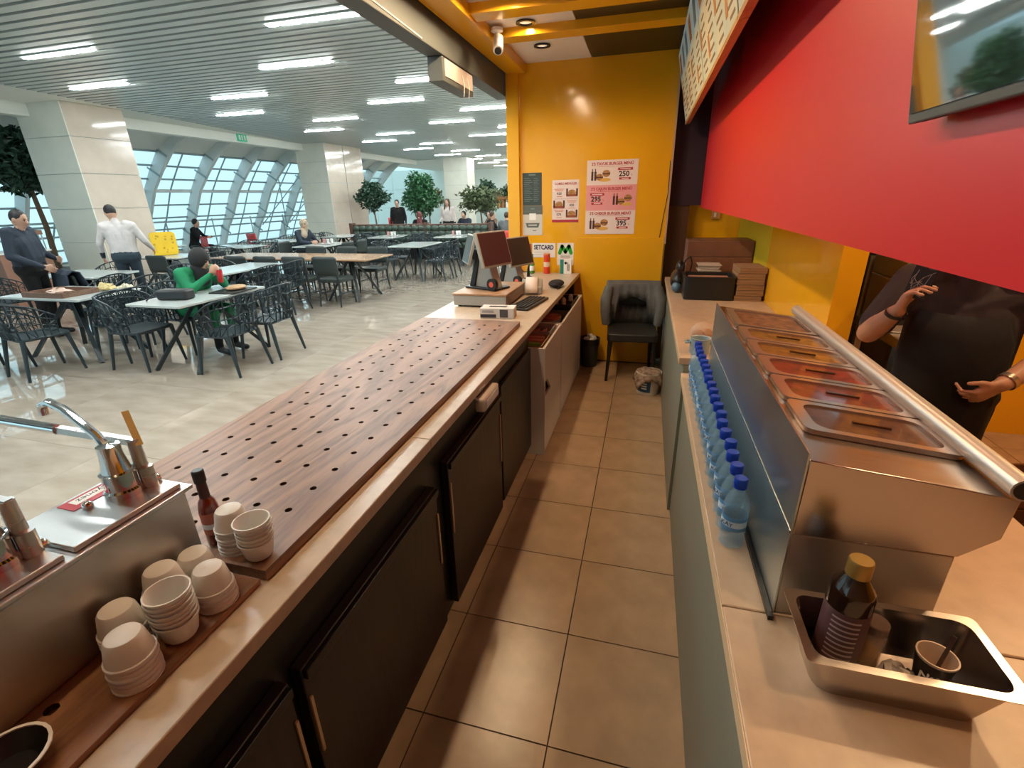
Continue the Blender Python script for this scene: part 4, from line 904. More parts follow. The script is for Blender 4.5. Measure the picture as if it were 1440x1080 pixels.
# ================================================================ hall furniture
M_teal=mat('haze tinted plastic',(.022,.036,.043),.42)  # dark chair plastic with the hall's cyan haze mixed into its colour
M_tealw=mat('dark frame',(.020,.028,.032),.45)
M_uph=mat('dark green upholstery',(.030,.040,.038),.55)
M_ttop=mat('pale table top',(.50,.55,.54),.12)
M_twood=wood_mat('table wood',(.42,.25,.14),(.30,.17,.09),.25,5,'X',coat=.3)
def lattice_chair():
    t=thing('lattice_chair','x','chair',(0,0,0))
    rnd=random.Random(3); NU,NV=17,5; P=[]
    for i in range(NU):
        u=-1+2*i/(NU-1); a=R(118)*u; row=[]
        for j in range(NV):
            v=j/(NV-1); top=.84-.20*abs(u)**2.2; z=.43+(top-.43)*v; k=1+.10*v
            rx,ry=.235*k,.225*k
            q_=(abs(math.sin(a))**5+abs(math.cos(a))**5)**(-.2); x=rx*math.sin(a)*q_*.98; y=-ry*math.cos(a)*q_-.04*v*(1-abs(u))
            if 0<j<NV-1: x+=rnd.uniform(-.010,.010); z+=rnd.uniform(-.02,.02)
            if 0<i<NU-1: a2=rnd.uniform(-.05,.05) if 0<j<NV-1 else 0; x+=a2*.12
            row.append((x,y,z))
        P.append(row)
    b=MB(); vs=[p for r in P for p in r]; fs=[]
    for i in range(NU-1):
        for j in range(NV-1):
            A=i*NV+j;B=A+NV
            if rnd.random()<.55:
                if rnd.random()<.5: fs+=[(A,B,B+1),(A,B+1,A+1)]
                else: fs+=[(A,B,A+1),(B,B+1,A+1)]
            else: fs.append((A,B,B+1,A+1))
    b.add(vs,fs); me=bake(b,[('WIREFRAME',dict(thickness=.021,use_even_offset=False))],M_teal,'backrest'); me.materials.clear(); me.materials.append(M_teal)
    mesh_obj('backrest',me,t)
    MB().tube([r[-1] for r in P],.010,6).build('top_rim',M_teal,t)
    s=MB(); s.prism(rrect(-.235,.235,-.22,.235,.09),.415,.445); s.build('seat',M_teal,t,bevel=.008)
    for sx in (-1,1):
        for sy in (-1,1):
            MB().tube([(sx*.20,sy*.19,.43),(sx*.235,sy*(.235 if sy>0 else .27),0)],[.024,.014],8).build('leg',M_teal,t)
    return t
def solid_chair():
    t=thing('upholstered_chair','x','chair',(0,0,0))
    MB().prism(rrect(-.23,.23,-.22,.23,.06),.41,.48).build('seat',M_uph,t,bevel=.015)
    g=[[(x,-.24+.45*x*x-.10*(z-.5),z) for z in (.54,.62,.72,.80,.85)] for x in [-.235+.047*k for k in range(11)]]
    for q in (0,10):
        g[q]=[(a*.97,b,c if 0<i<4 else (c+.02 if i==0 else c-.025)) for i,(a,b,c) in enumerate(g[q])]
    MB().grid(g).build('backrest',M_uph,t,solid=.03)
    for sx in (-1,1):
        MB().tube([(sx*.19,.19,.42),(sx*.205,.215,0)],[.02,.013],8).build('leg',M_tealw,t); MB().tube([(sx*.195,-.24,.60),(sx*.19,-.20,.40),(sx*.205,-.25,0)],[.018,.02,.013],8).build('leg',M_tealw,t)
        MB().bar((sx*.2,-.21,.22),(sx*.2,.2,.22),.016,.022).build('stretcher',M_tealw,t)
    return t
def table(w_,l_,top,lab,loc,rz=0,grp='tables of the food hall',pairs=1):
    t=thing('dining_table',lab,'table',loc,rz,grp)
    MB().prism(rrect(-w_/2,w_/2,-l_/2,l_/2,.02),.735,.76).build('table_top',top,t,bevel=.003); MB().box(-w_/2+.06,w_/2-.06,-l_/2+.06,l_/2-.06,.715,.734).build('apron',M_tealw,t)
    for c in ([0] if pairs==1 else [-.32*w_,.32*w_]):
        ww=min(w_,.75) if pairs>1 else w_
        for sx in (-1,1):
            for sy in (-1,1):
                p=Vector((c+sx*(ww/2-.10),sy*(l_/2-.10),.72)); q=Vector((c-sx*.04,sy*.04,.34)); r_=Vector((c-sx*(ww/2-.03),-sy*(.06),0)) if False else Vector((c+sx*(ww/2-.06),sy*(l_/2-.08),0))
                MB().bar((c+sx*.03,sy*.03,.73),r_,.045,.035).build('leg',M_tealw,t)
        MB().bar((c,0,.34),(c,0,.73),.07,.07).build('pedestal',M_tealw,t)
    return t
LC=lattice_chair(); LCk=kids(LC); SC=solid_chair(); SCk=kids(SC)
used={'L':False,'S':False}
def chair(kind,x,y,facing,lab):
    # facing: direction the sitter faces, degrees from +X
    root,kk=(LC,LCk) if kind=='L' else (SC,SCk); rz=R(facing-90)
    if not used[kind]: used[kind]=True; root.location=(x,y,0); root.rotation_euler=(0,0,rz); o=root
    else: o=dup(root,(x,y,0),rz,None,kk)
    o['label']=lab; o['group']='lattice back chairs of the hall' if kind=='L' else 'upholstered chairs of the hall'; return o
# --- table A with the woman in green
table(.72,1.2,M_ttop,'table where the woman in green sits with her tray',(-4.66,3.26,0))
chair('L',-4.10,2.98,180,'black lattice chair at the near right of the green woman\'s table'); chair('L',-4.10,3.56,184,'black lattice chair at the far right of the green woman\'s table')
chair('L',-5.22,2.90,2,'black lattice chair at the near left of the green woman\'s table'); chair('L',-5.22,3.52,0,'black lattice chair the woman in green sits on')
# --- table B left with wooden tray
table(1.25,.75,M_ttop,'table with the wooden tray at the left',(-6.45,3.12,0))
chair('L',-5.76,3.12,178,'black lattice chair at the right end of the tray table'); chair('L',-6.15,2.45,80,'black lattice chair on the near side of the tray table'); chair('L',-6.75,2.30,95,'black lattice chair at the left edge of the picture'); chair('L',-6.2,3.78,-88,'black lattice chair beyond the tray table'); chair('L',-6.85,3.75,-95,'black lattice chair beyond the tray table, near the man in the dark jacket')
# --- table K behind with the white shirt man
table(1.25,.75,M_ttop,'table in front of the man in the white shirt',(-8.15,4.45,0)); chair('S',-7.48,4.08,70,'dark chair with a coat at the white shirt man\'s table'); chair('S',-7.35,5.0,-120,'dark chair beside the man in the white shirt'); chair('L',-8.55,5.05,-90,'black lattice chair in front of the big column'); chair('L',-8.9,3.9,80,'black lattice chair behind the man in the dark jacket')
# --- table J with yellow tray, near the column
table(1.3,.75,M_ttop,'table with the yellow high chair tray by the big column',(-9.2,6.75,0)); chair('S',-8.6,6.25,90,'dark chair at the table with the yellow tray'); chair('L',-8.3,6.85,180,'black lattice chair at the right of the yellow tray table')
# --- table C
table(.72,1.25,M_ttop,'table between the woman in green and the long table',(-6.08,5.30,0)); chair('L',-5.52,5.05,180,'black lattice chair at the near right of the table behind the green woman'); chair('L',-5.52,5.62,184,'black lattice chair at the far right of the table behind the green woman'); chair('L',-6.65,5.0,0,'black lattice chair at the near left of the table behind the green woman'); chair('L',-6.65,5.6,0,'black lattice chair at the far left of the table behind the green woman')
# --- long table D with four upholstered chairs
table(3.4,.95,M_twood,'long wooden communal table with a row of dark chairs',(-6.15,6.9,0),pairs=2)
for k,xx in enumerate((-5.02,-5.63,-6.22,-6.85)): chair('S',xx,6.30,90,'dark upholstered chair at the near side of the long table, %s from the right end'%('first','second','third','fourth')[k])
for k,xx in enumerate((-5.05,-5.75,-6.5)): chair('S',xx,7.58,-90,'dark upholstered chair at the far side of the long table, %s from the right end'%('first','second','third')[k])
# --- further tables
fur=[(-4.93,9.35,.8,1.2,'pale table mid hall'),(-4.95,11.85,.8,1.15,'table before the booth, right end'),(-6.9,11.75,.8,1.15,'table before the booth, middle'),(-7.3,9.2,.8,1.2,'table of the beige headscarf woman'),(-9.4,8.75,1.2,.75,'window side table behind the yellow seat'),(-9.5,10.35,1.3,.75,'farther window side table'),(-8.6,12.0,.8,1.1,'table by the second column'),(-11.5,8.6,.75,.75,'small table beside the windows')]
for i,(x,y,w_,l_,lab) in enumerate(fur):
    table(w_,l_,M_ttop,lab,(x,y,0))
    for k,(dx,dy,fc) in enumerate(((w_/2+.22,-l_*.22,180),(w_/2+.22,l_*.25,180),(-w_/2-.22,-l_*.22,0),(-w_/2-.22,l_*.25,0)) if l_>w_ else ((-w_*.22,-l_/2-.2,90),(w_*.25,-l_/2-.2,90),(-w_*.22,l_/2+.2,-90),(w_*.25,l_/2+.2,-90))):
        if i==3 and k==3: continue
        if i==7 and k>0: continue
        if i==5 and k<2: continue
        chair('L' if i!=3 else 'S',x+dx,y+dy,fc+random.uniform(-8,8),('black lattice' if i!=3 else 'dark upholstered')+' chair, '+('near right','far right','near left','far left')[k]+' of '+lab)
# --- booth
bo2=thing('tufted_booth','dark green tufted booth bench across the hall','booth',(-6.75,13.35,0))
M_tuft=mat('green booth leather',(.055,.085,.065),.35)
MB().box(-2.35,2.35,-.05,.12,0,1.0).build('back_panel',mat('booth wood',(.10,.05,.035),.5),bo2,bevel=.01); MB().box(-2.3,2.3,-.62,-.05,.0,.32).build('plinth',M_blk,bo2)
for k in range(5): MB().box(-2.3+.92*k,-1.39+.92*k,-.62,-.06,.325,.46).build('seat_cushion',M_tuft,bo2,bevel=.03)
tf=MB()
for k in range(20):
    for j in range(3): tf.ell((-2.18+.23*k,-.07,.56+.16*j),(.125,.06,.09),10,6)
tf.build('tufted_back',M_tuft,bo2)
for x in (-2.37,.25,2.37): MB().box(x-.05,x+.05,-.10,.14,0,1.04).build('end_post',mat('booth wood',(.10,.05,.035),.5),bo2,bevel=.006)
# --- red chairs far
M_redc=mat('red plastic',(.62,.06,.06),.4)
def red_chair(x,y,rz,lab):
    t=thing('red_chair',lab,'chair',(x,y,0),R(rz),'red shell chairs')
    g=[[(u,-.22+.5*u*u-.06*(z-.5),z) for z in (.50,.62,.75,.84)] for u in [-.21+.07*k for k in range(7)]]; MB().grid(g).build('backrest',M_redc,t,solid=.02)
    MB().prism(rrect(-.21,.21,-.2,.21,.07),.43,.455).build('seat',M_redc,t,bevel=.006)
    for sx in (-1,1):
        for sy in (-1,1): MB().tube([(sx*.15,sy*.14,.43),(sx*.21,sy*.2,0)],.011,6).build('leg',M_rib,t)
    return t
for k,(x,y,rz,lab) in enumerate([(-12.35,10.35,160,'red chair in front of the person in black by the windows'),(-11.7,12.0,-10,'red chair alone by the windows'),(-9.75,15.6,0,'red chair behind the booth, left of the first tree'),(-9.1,15.7,10,'red chair behind the booth, right of the first tree'),(-8.3,15.8,0,'red chair beside the man with the red coat'),(-6.6,16.0,-10,'red chair behind the booth under the big tree'),(-3.75,12.85,0,'red chair at the group table by the yellow wall')]): red_chair(x,y,rz,lab)
# --- table behind booth with group
table(.8,1.2,M_ttop,'table of the group beside the booth end',(-4.0,13.7,0))
# ================================================================ people
def capsule(mb,p0,p1,r0,r1,n=10):
    p0=Vector(p0);p1=Vector(p1); d=p1-p0; L=d.length
    if L<1e-5: mb.ell(p0,(r0,r0,r0),n,7); return
    d.normalize(); pts=[];rs=[]
    for a in (-90,-60,-30,0): pts.append(p0+d*r0*math.sin(R(a))); rs.append(max(.0008,r0*math.cos(R(a))))
    for a in (0,30,60,90): pts.append(p1+d*r1*math.sin(R(a))); rs.append(max(.0008,r1*math.cos(R(a))))
    mb.tube(pts,rs,n)
SKIN=mat('skin',(.52,.30,.21),.5); SKIN2=mat('skin tan',(.42,.23,.15),.5)
def hand_segments(wr,dirv,side,palmn,curl=.5,sc=1.0):
    """segments for palm and five fingers; dirv along the hand, side = thumb direction, palmn = palm normal (fingers curl that way)"""
    d=Vector(dirv).normalized(); s_=Vector(side); s_=(s_-d*s_.dot(d)).normalized(); n=Vector(palmn); n=(n-d*n.dot(d)-s_*n.dot(s_)).normalized()
    wr=Vector(wr); out=[]
    for k in (-1,0,1): out.append((wr+d*.01*sc+s_*.018*k*sc,wr+d*.075*sc+s_*.024*k*sc,.017*sc,.016*sc))
    for k,(off,L) in enumerate(((.036,.068),(.012,.078),(-.012,.072),(-.036,.056))):
        b=wr+d*.085*sc+s_*off*sc; a1=curl*.9; a2=curl*2.0
        fan=s_*off*5; m1=b+(d*math.cos(a1)+n*math.sin(a1)+fan).normalized()*L*.5*sc; m2=m1+(d*math.cos(a2)+n*math.sin(a2)+fan*.7).normalized()*L*.5*sc
        out.append((b,m1,.0088*sc,.0080*sc)); out.append((m1,m2,.0080*sc,.0072*sc))
    t0=wr+d*.025*sc+s_*.025*sc; t1=t0+(d*.6+s_*.7+n*.3*curl).normalized()*.04*sc; t2=t1+(d*.9+s_*.15+n*.6*curl).normalized()*.034*sc
    out.append((t0,t1,.013*sc,.011*sc)); out.append((t1,t2,.0105*sc,.009*sc))
    return out
def person(name,label,loc,rz,J,mats,hair='short',voxel=.02,bulk=1.0,belly=0,fingers=True,hands={},face=True,sleeve='long',scale=1,group=None):
    skin,top,bot,shoe,hairm=mats
    t=thing(name,label,'person',loc,rz,group); t.scale=(scale,)*3
    S=[]  # (p0,p1,r0,r1,mat)
    V=lambda k: Vector(J[k])
    pel,che,nec,hea=V('pelvis'),V('chest'),V('neck'),V('head')
    mb=MB()
    def seg(a,b,ra,rb,m,n=12): capsule(mb,a,b,ra,rb,n); S.append((Vector(a),Vector(b),ra,rb,m))
    # torso: side by side capsules make an elliptical trunk
    ax=(V('shR')-V('shL')).normalized(); up=(che-pel).normalized(); fr=up.cross(ax)
    if fr.length<.1: fr=Vector((0,1,0))
    fr.normalize()
    hx=(V('hipR')-V('hipL')).normalized()
    for k in (-1,0,1):
        seg(pel+hx*.075*k*bulk,pel.lerp(che,.45)+ax*.065*k*bulk+fr*belly*.45*(1-abs(k)*.4),.105*bulk,.105*bulk+belly*.4,2 if k==9 else 1)
        seg(pel.lerp(che,.4)+ax*.065*k*bulk+fr*belly*.45*(1-abs(k)*.4),che+ax*.085*k*bulk,.105*bulk+belly*.4,.11*bulk,1)
    seg(pel-hx*.07,pel+hx*.07,.125*bulk,.125*bulk,2)
    seg(che+up*.06,nec-up*.01,.085*bulk,.058,1); seg(V('shL').lerp(nec,.35),V('shL'),.065,.062*bulk,1); seg(V('shR').lerp(nec,.35),V('shR'),.065,.062*bulk,1)
    for sd in 'LR': seg(che+up*.02,V('sh'+sd),.10*bulk,.066*bulk,1); seg(che-up*.10,V('sh'+sd)-up*.06,.10*bulk,.052*bulk,1)
    seg(nec-up*.02,hea-up*.06,.052,.052,0)
    hf_=Vector(J.get('look',(0,1,0))).normalized(); hu=Vector((0,0,1)); hs=hf_.cross(hu).normalized(); hu=hs.cross(hf_).normalized()
    rot=Matrix((hs,hf_,hu)).transposed()
    mb.ell(hea,(.073,.092,.112),16,12,rot); S.append((hea-hu*.03,hea+hu*.03,.085,.085,0))
    mb.ell(hea+hf_*.035-hu*.07,(.045,.05,.04),12,8,rot); S.append((hea+hf_*.03-hu*.08,hea+hf_*.03-hu*.07,.045,.045,0))
    if voxel<=.02:
        capsule(mb,hea+hf_*.088+hu*.012,hea+hf_*.105-hu*.022,.008,.014,8); S.append((hea+hf_*.088,hea+hf_*.105-hu*.02,.012,.014,0))
        for k in (-1,1): mb.ell(hea+hs*.075*k-hu*.005-hf_*.008,(.012,.02,.03),8,6,rot); S.append((hea+hs*.075*k-hu*.02,hea+hs*.075*k+hu*.02,.016,.016,0))
    for sd in 'LR':
        sh,el,wr=V('sh'+sd),V('el'+sd),V('wr'+sd); m_up=1; m_low=1 if sleeve=='long' else 0
        if sleeve=='long': seg(sh,el,.062*bulk,.048*bulk,1); seg(el,wr,.047*bulk,.032,1)
        else:
            mid=sh.lerp(el,.8); seg(sh,mid,.072*bulk,.070*bulk,1); seg(mid,el,.050*bulk,.047*bulk,0); seg(el,el.lerp(wr,.35),.047*bulk,.047*bulk,0); seg(el.lerp(wr,.35),wr,.047*bulk,.028,0)
        dv=(wr-el).normalized(); h=hands.get(sd,{})
        for a,b,ra,rb in hand_segments(wr,h.get('dir',dv),h.get('thumb',(0,.3,1)),h.get('palm',(-1 if sd=='R' else 1,0,-.2)),h.get('curl',.5)): 
            ra2,rb2=(ra,rb) if voxel<.012 else (max(ra,.012),max(rb,.011))
            capsule(mb,a,b,ra2,rb2,8); S.append((a,b,ra,rb,0))
        hp,kn,an,to=V('hip'+sd),V('kn'+sd),V('an'+sd),V('to'+sd)
        seg(hp,kn,.088*bulk,.060,2); seg(kn,an,.060,.045,2); seg(an-Vector((0,0,.03)),to,.042,.036,3)
    body=bake(mb,[('REMESH',dict(mode='VOXEL',voxel_size=voxel)),('SMOOTH',dict(iterations=2 if voxel<.012 else 3,factor=.5))],skin,'body')
    body.materials.clear()
    for m in (skin,top,bot,shoe): body.materials.append(m)
    n=len(body.polygons); C=np.empty(n*3); body.polygons.foreach_get('center',C); C=C.reshape(-1,3)
    best=np.full(n,1e9); idx=np.zeros(n,int)
    for a,b,ra,rb,m in S:
        a_=np.array(a);d=np.array(b)-a_; L2=max(1e-9,d@d); tt=np.clip((C-a_)@d/L2,0,1); dist=np.linalg.norm(C-a_-tt[:,None]*d,axis=1)-(ra+(rb-ra)*tt)
        w_=dist<best; best[w_]=dist[w_]; idx[w_]=m
    if J.get('coat') is not None: idx[(idx==2)&(C[:,2]>J['coat'])&(C[:,1]<.52)]=1
    if J.get('waist') is not None: idx[(idx==1)&(C[:,2]<J['waist'])]=2
    body.polygons.foreach_set('material_index',idx.astype(np.int32)); body.polygons.foreach_set('use_smooth',[True]*n); body.update()
    mesh_obj('body',body,t)
    if face and voxel<=.02:
        for k in (-1,1): MB().ell(hea+hs*.03*k+hf_*.083+hu*.012,(.013,.008,.007),10,6,rot).build('eye',mat('eye',(.03,.02,.02),.2),t); MB().ell(hea+hs*.03*k+hf_*.085+hu*.032,(.02,.008,.005),8,5,rot).build('eyebrow',mat('eyebrow',(.03,.02,.015),.7),t)
        MB().ell(hea+hf_*.088-hu*.052,(.022,.008,.006),10,6,rot).build('mouth',mat('lips',(.35,.12,.10),.5),t)
    if hair=='short': h=MB(); h.ell(hea-hf_*.018+hu*.028,(.080,.092,.098),16,10,rot); h.build('hair',hairm,t)
    elif hair=='long':
        h=MB(); h.ell(hea-hf_*.02+hu*.025,(.085,.095,.10),16,10,rot)
        for k in (-1,1): capsule(h,hea+hs*.07*k-hf_*.02,hea+hs*.10*k-hu*.26+hf_*.03,.035,.03,10)
        capsule(h,hea-hf_*.06,hea-hf_*.07-hu*.25,.06,.06,10); h.build('hair',hairm,t)
    elif hair=='scarf':
        h=MB(); h.ell(hea-hf_*.022+hu*.012,(.098,.112,.128),18,12,rot)
        capsule(h,hea-hf_*.01-hu*.10,nec-hu*.02-hf_*.0,.085,.095,14); capsule(h,nec+hf_*.02,che.lerp(nec,.45)+hf_*.055,.09,.10,14); h.build('headscarf',hairm,t)
    return t
def stand(**k):
    J=dict(pelvis=(0,0,.95),chest=(0,0,1.28),neck=(0,0,1.47),head=(0,.025,1.61),shL=(-.19,0,1.42),shR=(.19,0,1.42),elL=(-.25,-.03,1.14),elR=(.25,-.03,1.14),wrL=(-.26,.10,.92),wrR=(.26,.10,.92),
      hipL=(-.09,0,.90),hipR=(.09,0,.90),knL=(-.10,.02,.50),knR=(.10,.02,.50),anL=(-.10,-.02,.09),anR=(.10,-.02,.09),toL=(-.12,.14,.04),toR=(.12,.14,.04),waist=1.0); J.update(k); return J
def sit(lean=.0,**k):
    J=dict(pelvis=(0,0,.56),chest=(0,.06+lean,.90),neck=(0,.09+lean*1.4,1.08),head=(0,.13+lean*1.6,1.21),shL=(-.19,.07+lean,1.03),shR=(.19,.07+lean,1.03),elL=(-.25,.20+lean,.82),elR=(.25,.20+lean,.82),wrL=(-.14,.42,.80),wrR=(.14,.42,.80),
      hipL=(-.10,.03,.54),hipR=(.10,.03,.54),knL=(-.12,.46,.53),knR=(.12,.46,.53),anL=(-.12,.42,.10),anR=(.12,.42,.10),toL=(-.13,.57,.04),toR=(.13,.57,.04),waist=.60); J.update(k); return J
cl_=lambda n,c,r=.8: mat(n,c,r,bump=.25,bscale=18,var=.15,vscale=8)
BLK=cl_('black cloth wear',(.006,.006,.007),.95); NAVY=cl_('navy jacket',(.018,.028,.045)); SHIRT=cl_('white shirt',(.60,.56,.55)); TROU=cl_('dark blue trousers',(.02,.035,.05)); GRN=cl_('emerald coat',(.01,.22,.09)); SHOE=mat('shoe black',(.012,.012,.012),.4)
HB=mat('hair black',(.012,.010,.010),.5,bump=.6,bscale=60); HBR=mat('hair brown',(.05,.028,.018),.5,bump=.6,bscale=60); SCB=cl_('black headscarf',(.022,.020,.022)); SCT=cl_('beige headscarf',(.42,.33,.24)); DRED=cl_('dark grey tee',(.032,.024,.026),.9)
# cook at the right
ck_=person('person','person in a dark tee and black apron holding up a phone in the kitchen',(1.44,1.25,0),R(150),
  stand(head=(0,.045,1.55),neck=(0,.02,1.42),chest=(0,.0,1.22),shL=(-.20,.0,1.36),shR=(.19,.0,1.36),elR=(.275,.13,1.14),wrR=(.185,.26,1.27),elL=(-.285,-.01,1.14),wrL=(-.165,.185,1.035),pelvis=(0,0,.92),hipL=(-.1,0,.88),hipR=(.1,0,.88),waist=.3),
  (SKIN2,DRED,BLK,SHOE,HB),'short',.0068,.93,.06,True,{'R':dict(dir=(-.30,.22,.95),thumb=(-.2,-.9,.3),palm=(-1,.0,-.1),curl=.75),'L':dict(dir=(.65,.3,-.65),thumb=(.3,.7,.5),palm=(.4,-.9,.1),curl=.85)},sleeve='short')
ap=MB()
rows=[]
for i in range(15):
    a=R(-88+176*i/14); row=[]
    for z,rx,ry in ((.45,.165,.15),(.70,.17,.17),(.92,.172,.195),(1.05,.175,.21),(1.16,.17,.19),(1.26,.15,.155)):
        k=1 if z<1.1 else (.95-(z-1.1)*1.6); row.append((rx*math.sin(a*k),ry*math.cos(a*k)+.012,z))
    rows.append(row)
ap.grid(rows); ap.build('apron',BLK,ck_,solid=.006); MB().tube([(-.27,.02,.98),(-.285,.0,.90),(-.29,.03,.82)],.009,6).build('apron_tie',BLK,ck_)
w_=MB(); w_.lathe([(.034,-.006),(.037,-.006),(.037,.006),(.034,.006),(.034,-.006)],n=18,cap=False)
w_.xf(Matrix.Translation((.189,.253,1.258))@Vector((-.25,.35,.9)).to_track_quat('Z','Y').to_matrix().to_4x4()); w_.build('wristband',M_blk,ck_)
w_=MB(); w_.lathe([(.031,-.01),(.034,-.01),(.034,.01),(.031,.01),(.031,-.01)],n=18,cap=False); w_.xf(Matrix.Translation((-.176,.167,1.045))@Vector((.5,.8,-.43)).to_track_quat('Z','Y').to_matrix().to_4x4()); w_.build('watch',mat('watch steel',(.5,.42,.36),.25,metal=.8),ck_)
ph=thing('phone','phone in a dark patterned case held up by the cook','phone',(0,0,0))
LM=Matrix.Translation((1.44,1.25,0))@Matrix.Rotation(R(150),4,'Z')@Matrix.Translation((.138,.262,1.400))@Matrix.Rotation(R(-8),4,'Y')
ph.location=LM.translation; ph.rotation_euler=LM.to_euler()
MB().prism(rrect(-.036,.036,-.076,.076,.010),-.005,.005,'Y').build('case',M_blk,ph,bevel=.002); MB().prism(rrect(-.032,-.004,.034,.070,.007),.005,.0075,'Y').build('camera_bump',mat('phone grey',(.06,.06,.065),.3),ph)
for a,b in ((-.025,.061),(-.011,.061),(-.025,.045)): m_=MB(); m_.tube([(a,.0075,b),(a,.009,b)],.006,12); m_.build('lens',mat('lens glass',(.01,.01,.015),.05),ph)
m_=MB()
for k in range(14):
    a=(random.uniform(-.03,.03),.0053,random.uniform(-.068,.03)); b=(random.uniform(-.03,.03),.0053,random.uniform(-.068,.03)); m_.tube([a,((a[0]+b[0])/2+.006,.0053,(a[2]+b[2])/2),b],.0011,5)
m_.build('case_pattern',mat('case grey print',(.25,.24,.23),.5),ph)
MB().box(-.033,.033,-.0056,-.005,-.072,.072).build('screen',M_scrc,ph)
# man in white shirt (seen from behind, head bowed)
person('person','man in a white shirt and dark trousers standing with his back to us',(-7.95,5.0,0),R(38),stand(head=(-.06,.10,1.62),neck=(-.02,.05,1.50),look=(-.5,1,-.5),chest=(0,.02,1.30),elL=(-.31,.05,1.16),wrL=(-.36,.20,.95),elR=(.30,.04,1.18),wrR=(.33,.22,1.05),waist=1.02),(SKIN,SHIRT,TROU,SHOE,HB),'short',.0115,1.06)
# man in dark jacket at left
person('person','man in a dark jacket standing at the left edge by the big column',(-7.92,3.66,0),R(-62),stand(head=(0,.07,1.58),neck=(0,.03,1.46),look=(0.1,1,-.35),elL=(-.28,.02,1.13),wrL=(-.16,.24,1.05),elR=(.28,.0,1.13),wrR=(.19,.26,.98),waist=.88),(SKIN,NAVY,BLK,SHOE,HB),'short',.0115,1.18,.03)
# woman in green
person('person','woman in a green coat and black headscarf drinking at a table',(-5.13,3.50,0),R(-90),sit(.13,look=(-.15,1,-.45),chest=(0,.17,.86),neck=(0,.27,1.00),head=(0,.33,1.11),shL=(-.19,.20,.98),shR=(.19,.20,.98),elL=(-.24,.34,.80),elR=(.24,.34,.80),wrL=(-.05,.48,.95),wrR=(.06,.48,.95),waist=.2,coat=.33),(SKIN,GRN,BLK,SHOE,SCB),'scarf',.0115,1.05)
# woman in beige headscarf
person('person','woman in a beige headscarf and dark blue top seated by the second column',(-8.0,9.35,0),R(-95),sit(.02,look=(.9,.7,-.1)),(SKIN,NAVY,BLK,SHOE,SCT),'scarf',.018,1.0)
far=[('man in a dark suit standing with a red coat over his arm behind the booth',(-8.35,15.1),200,0,(SKIN,BLK,BLK,SHOE,HB),'short'),
 ('woman with long dark hair in a pale coat standing behind the booth',(-6.25,14.6),180,0,(SKIN,cl_('pale coat',(.55,.48,.45)),BLK,SHOE,HBR),'long'),
 ('person in a dark headscarf bent over behind the booth',(-7.2,14.5),190,1,(SKIN,BLK,BLK,SHOE,cl_('maroon headscarf',(.16,.05,.05))),'scarf'),
 ('person in navy seated behind the booth beside the woman in the pale coat',(-5.75,15.0),170,1,(SKIN,NAVY,BLK,SHOE,HB),'short'),
 ('person in a brown jacket seated behind the booth near the last tree',(-4.75,14.9),150,1,(SKIN,cl_('brown jacket',(.22,.12,.08)),BLK,SHOE,HB),'short'),
 ('person in black seated at the booth end table, nearest the booth',(-4.62,13.75),-90,1,(SKIN,BLK,BLK,SHOE,HBR),'short'),
 ('person in a grey top seated on the red chair by the yellow wall',(-3.75,12.85),10,1,(SKIN,cl_('grey top',(.10,.105,.11)),BLK,SHOE,HBR),'short'),
 ('person in dark clothes seated at the far side of the booth end table',(-3.9,14.75),180,1,(SKIN,NAVY,BLK,SHOE,HBR),'short'),
 ('person in a pale top standing behind the group by the yellow wall',(-4.15,16.5),180,0,(SKIN,cl_('cream top',(.5,.46,.40)),BLK,SHOE,HB),'short'),
 ('person in black seated by the windows behind a red chair',(-12.9,10.75),-60,1,(SKIN,BLK,BLK,SHOE,HB),'short')]
for lab,(x,y),rz,seated,mm,hr in far:
    J=sit(.04) if seated else stand()
    if 'leaning' in lab: J=stand(chest=(0,.12,1.18),neck=(0,.22,1.32),head=(0,.28,1.42),shL=(-.19,.18,1.28),shR=(.19,.18,1.28),elL=(-.28,.25,1.05),elR=(.28,.25,1.05),wrL=(-.2,.38,.95),wrR=(.2,.38,.95))
    person('person',lab,(x,y,0),R(rz),J,mm,hr,.026,1.0,0,True,face=False)
rcx=thing('red_coat','red coat hanging over the arm of the man behind the booth','coat',(-8.55,15.0,.72)); m_=MB(); m_.grid([[(.0+.16*math.sin(k),.05*math.cos(k*1.3),z) for z in (0,.15,.3,.42)] for k in [-1.2+.3*i for i in range(9)]]); m_.build('cloth',M_redc,rcx,solid=.03)
# ================================================================ things on hall tables
wt=thing('wooden_tray','brown wooden tray with food wrappers on the left table','tray',(-6.40,2.98,.761),R(2))
M_tray=wood_mat('tray wood',(.20,.11,.075),(.13,.07,.045),.4,8,'X'); MB().box(-.30,.30,-.2,.2,0,.012).build('base',M_tray,wt)
for s_ in (-1,1): MB().box(-.30,.30,s_*.2-.008,s_*.2+.008,.0,.055).build('side',M_tray,wt); MB().box(s_*.30-.008,s_*.30+.008,-.2,.2,0,.055).build('side',M_tray,wt)
def crumple(name,lab,cat,loc,r,m,seed):
    rn=random.Random(seed); t=thing(name,lab,cat,loc); b=MB(); b.ell((0,0,r[2]),r,12,7)
    for i,v in enumerate(b.v): f_=1+rn.uniform(-.3,.3); b.v[i]=(v[0]*f_,v[1]*f_,max(.001,v[2]*(1+rn.uniform(-.4,.5))))
    b.build('paper',m,t,ang=8); return t
M_wrap=mat('wrapper paper',(.60,.42,.34),.6); M_wrapy=mat('wrapper yellow',(.62,.48,.22),.6)
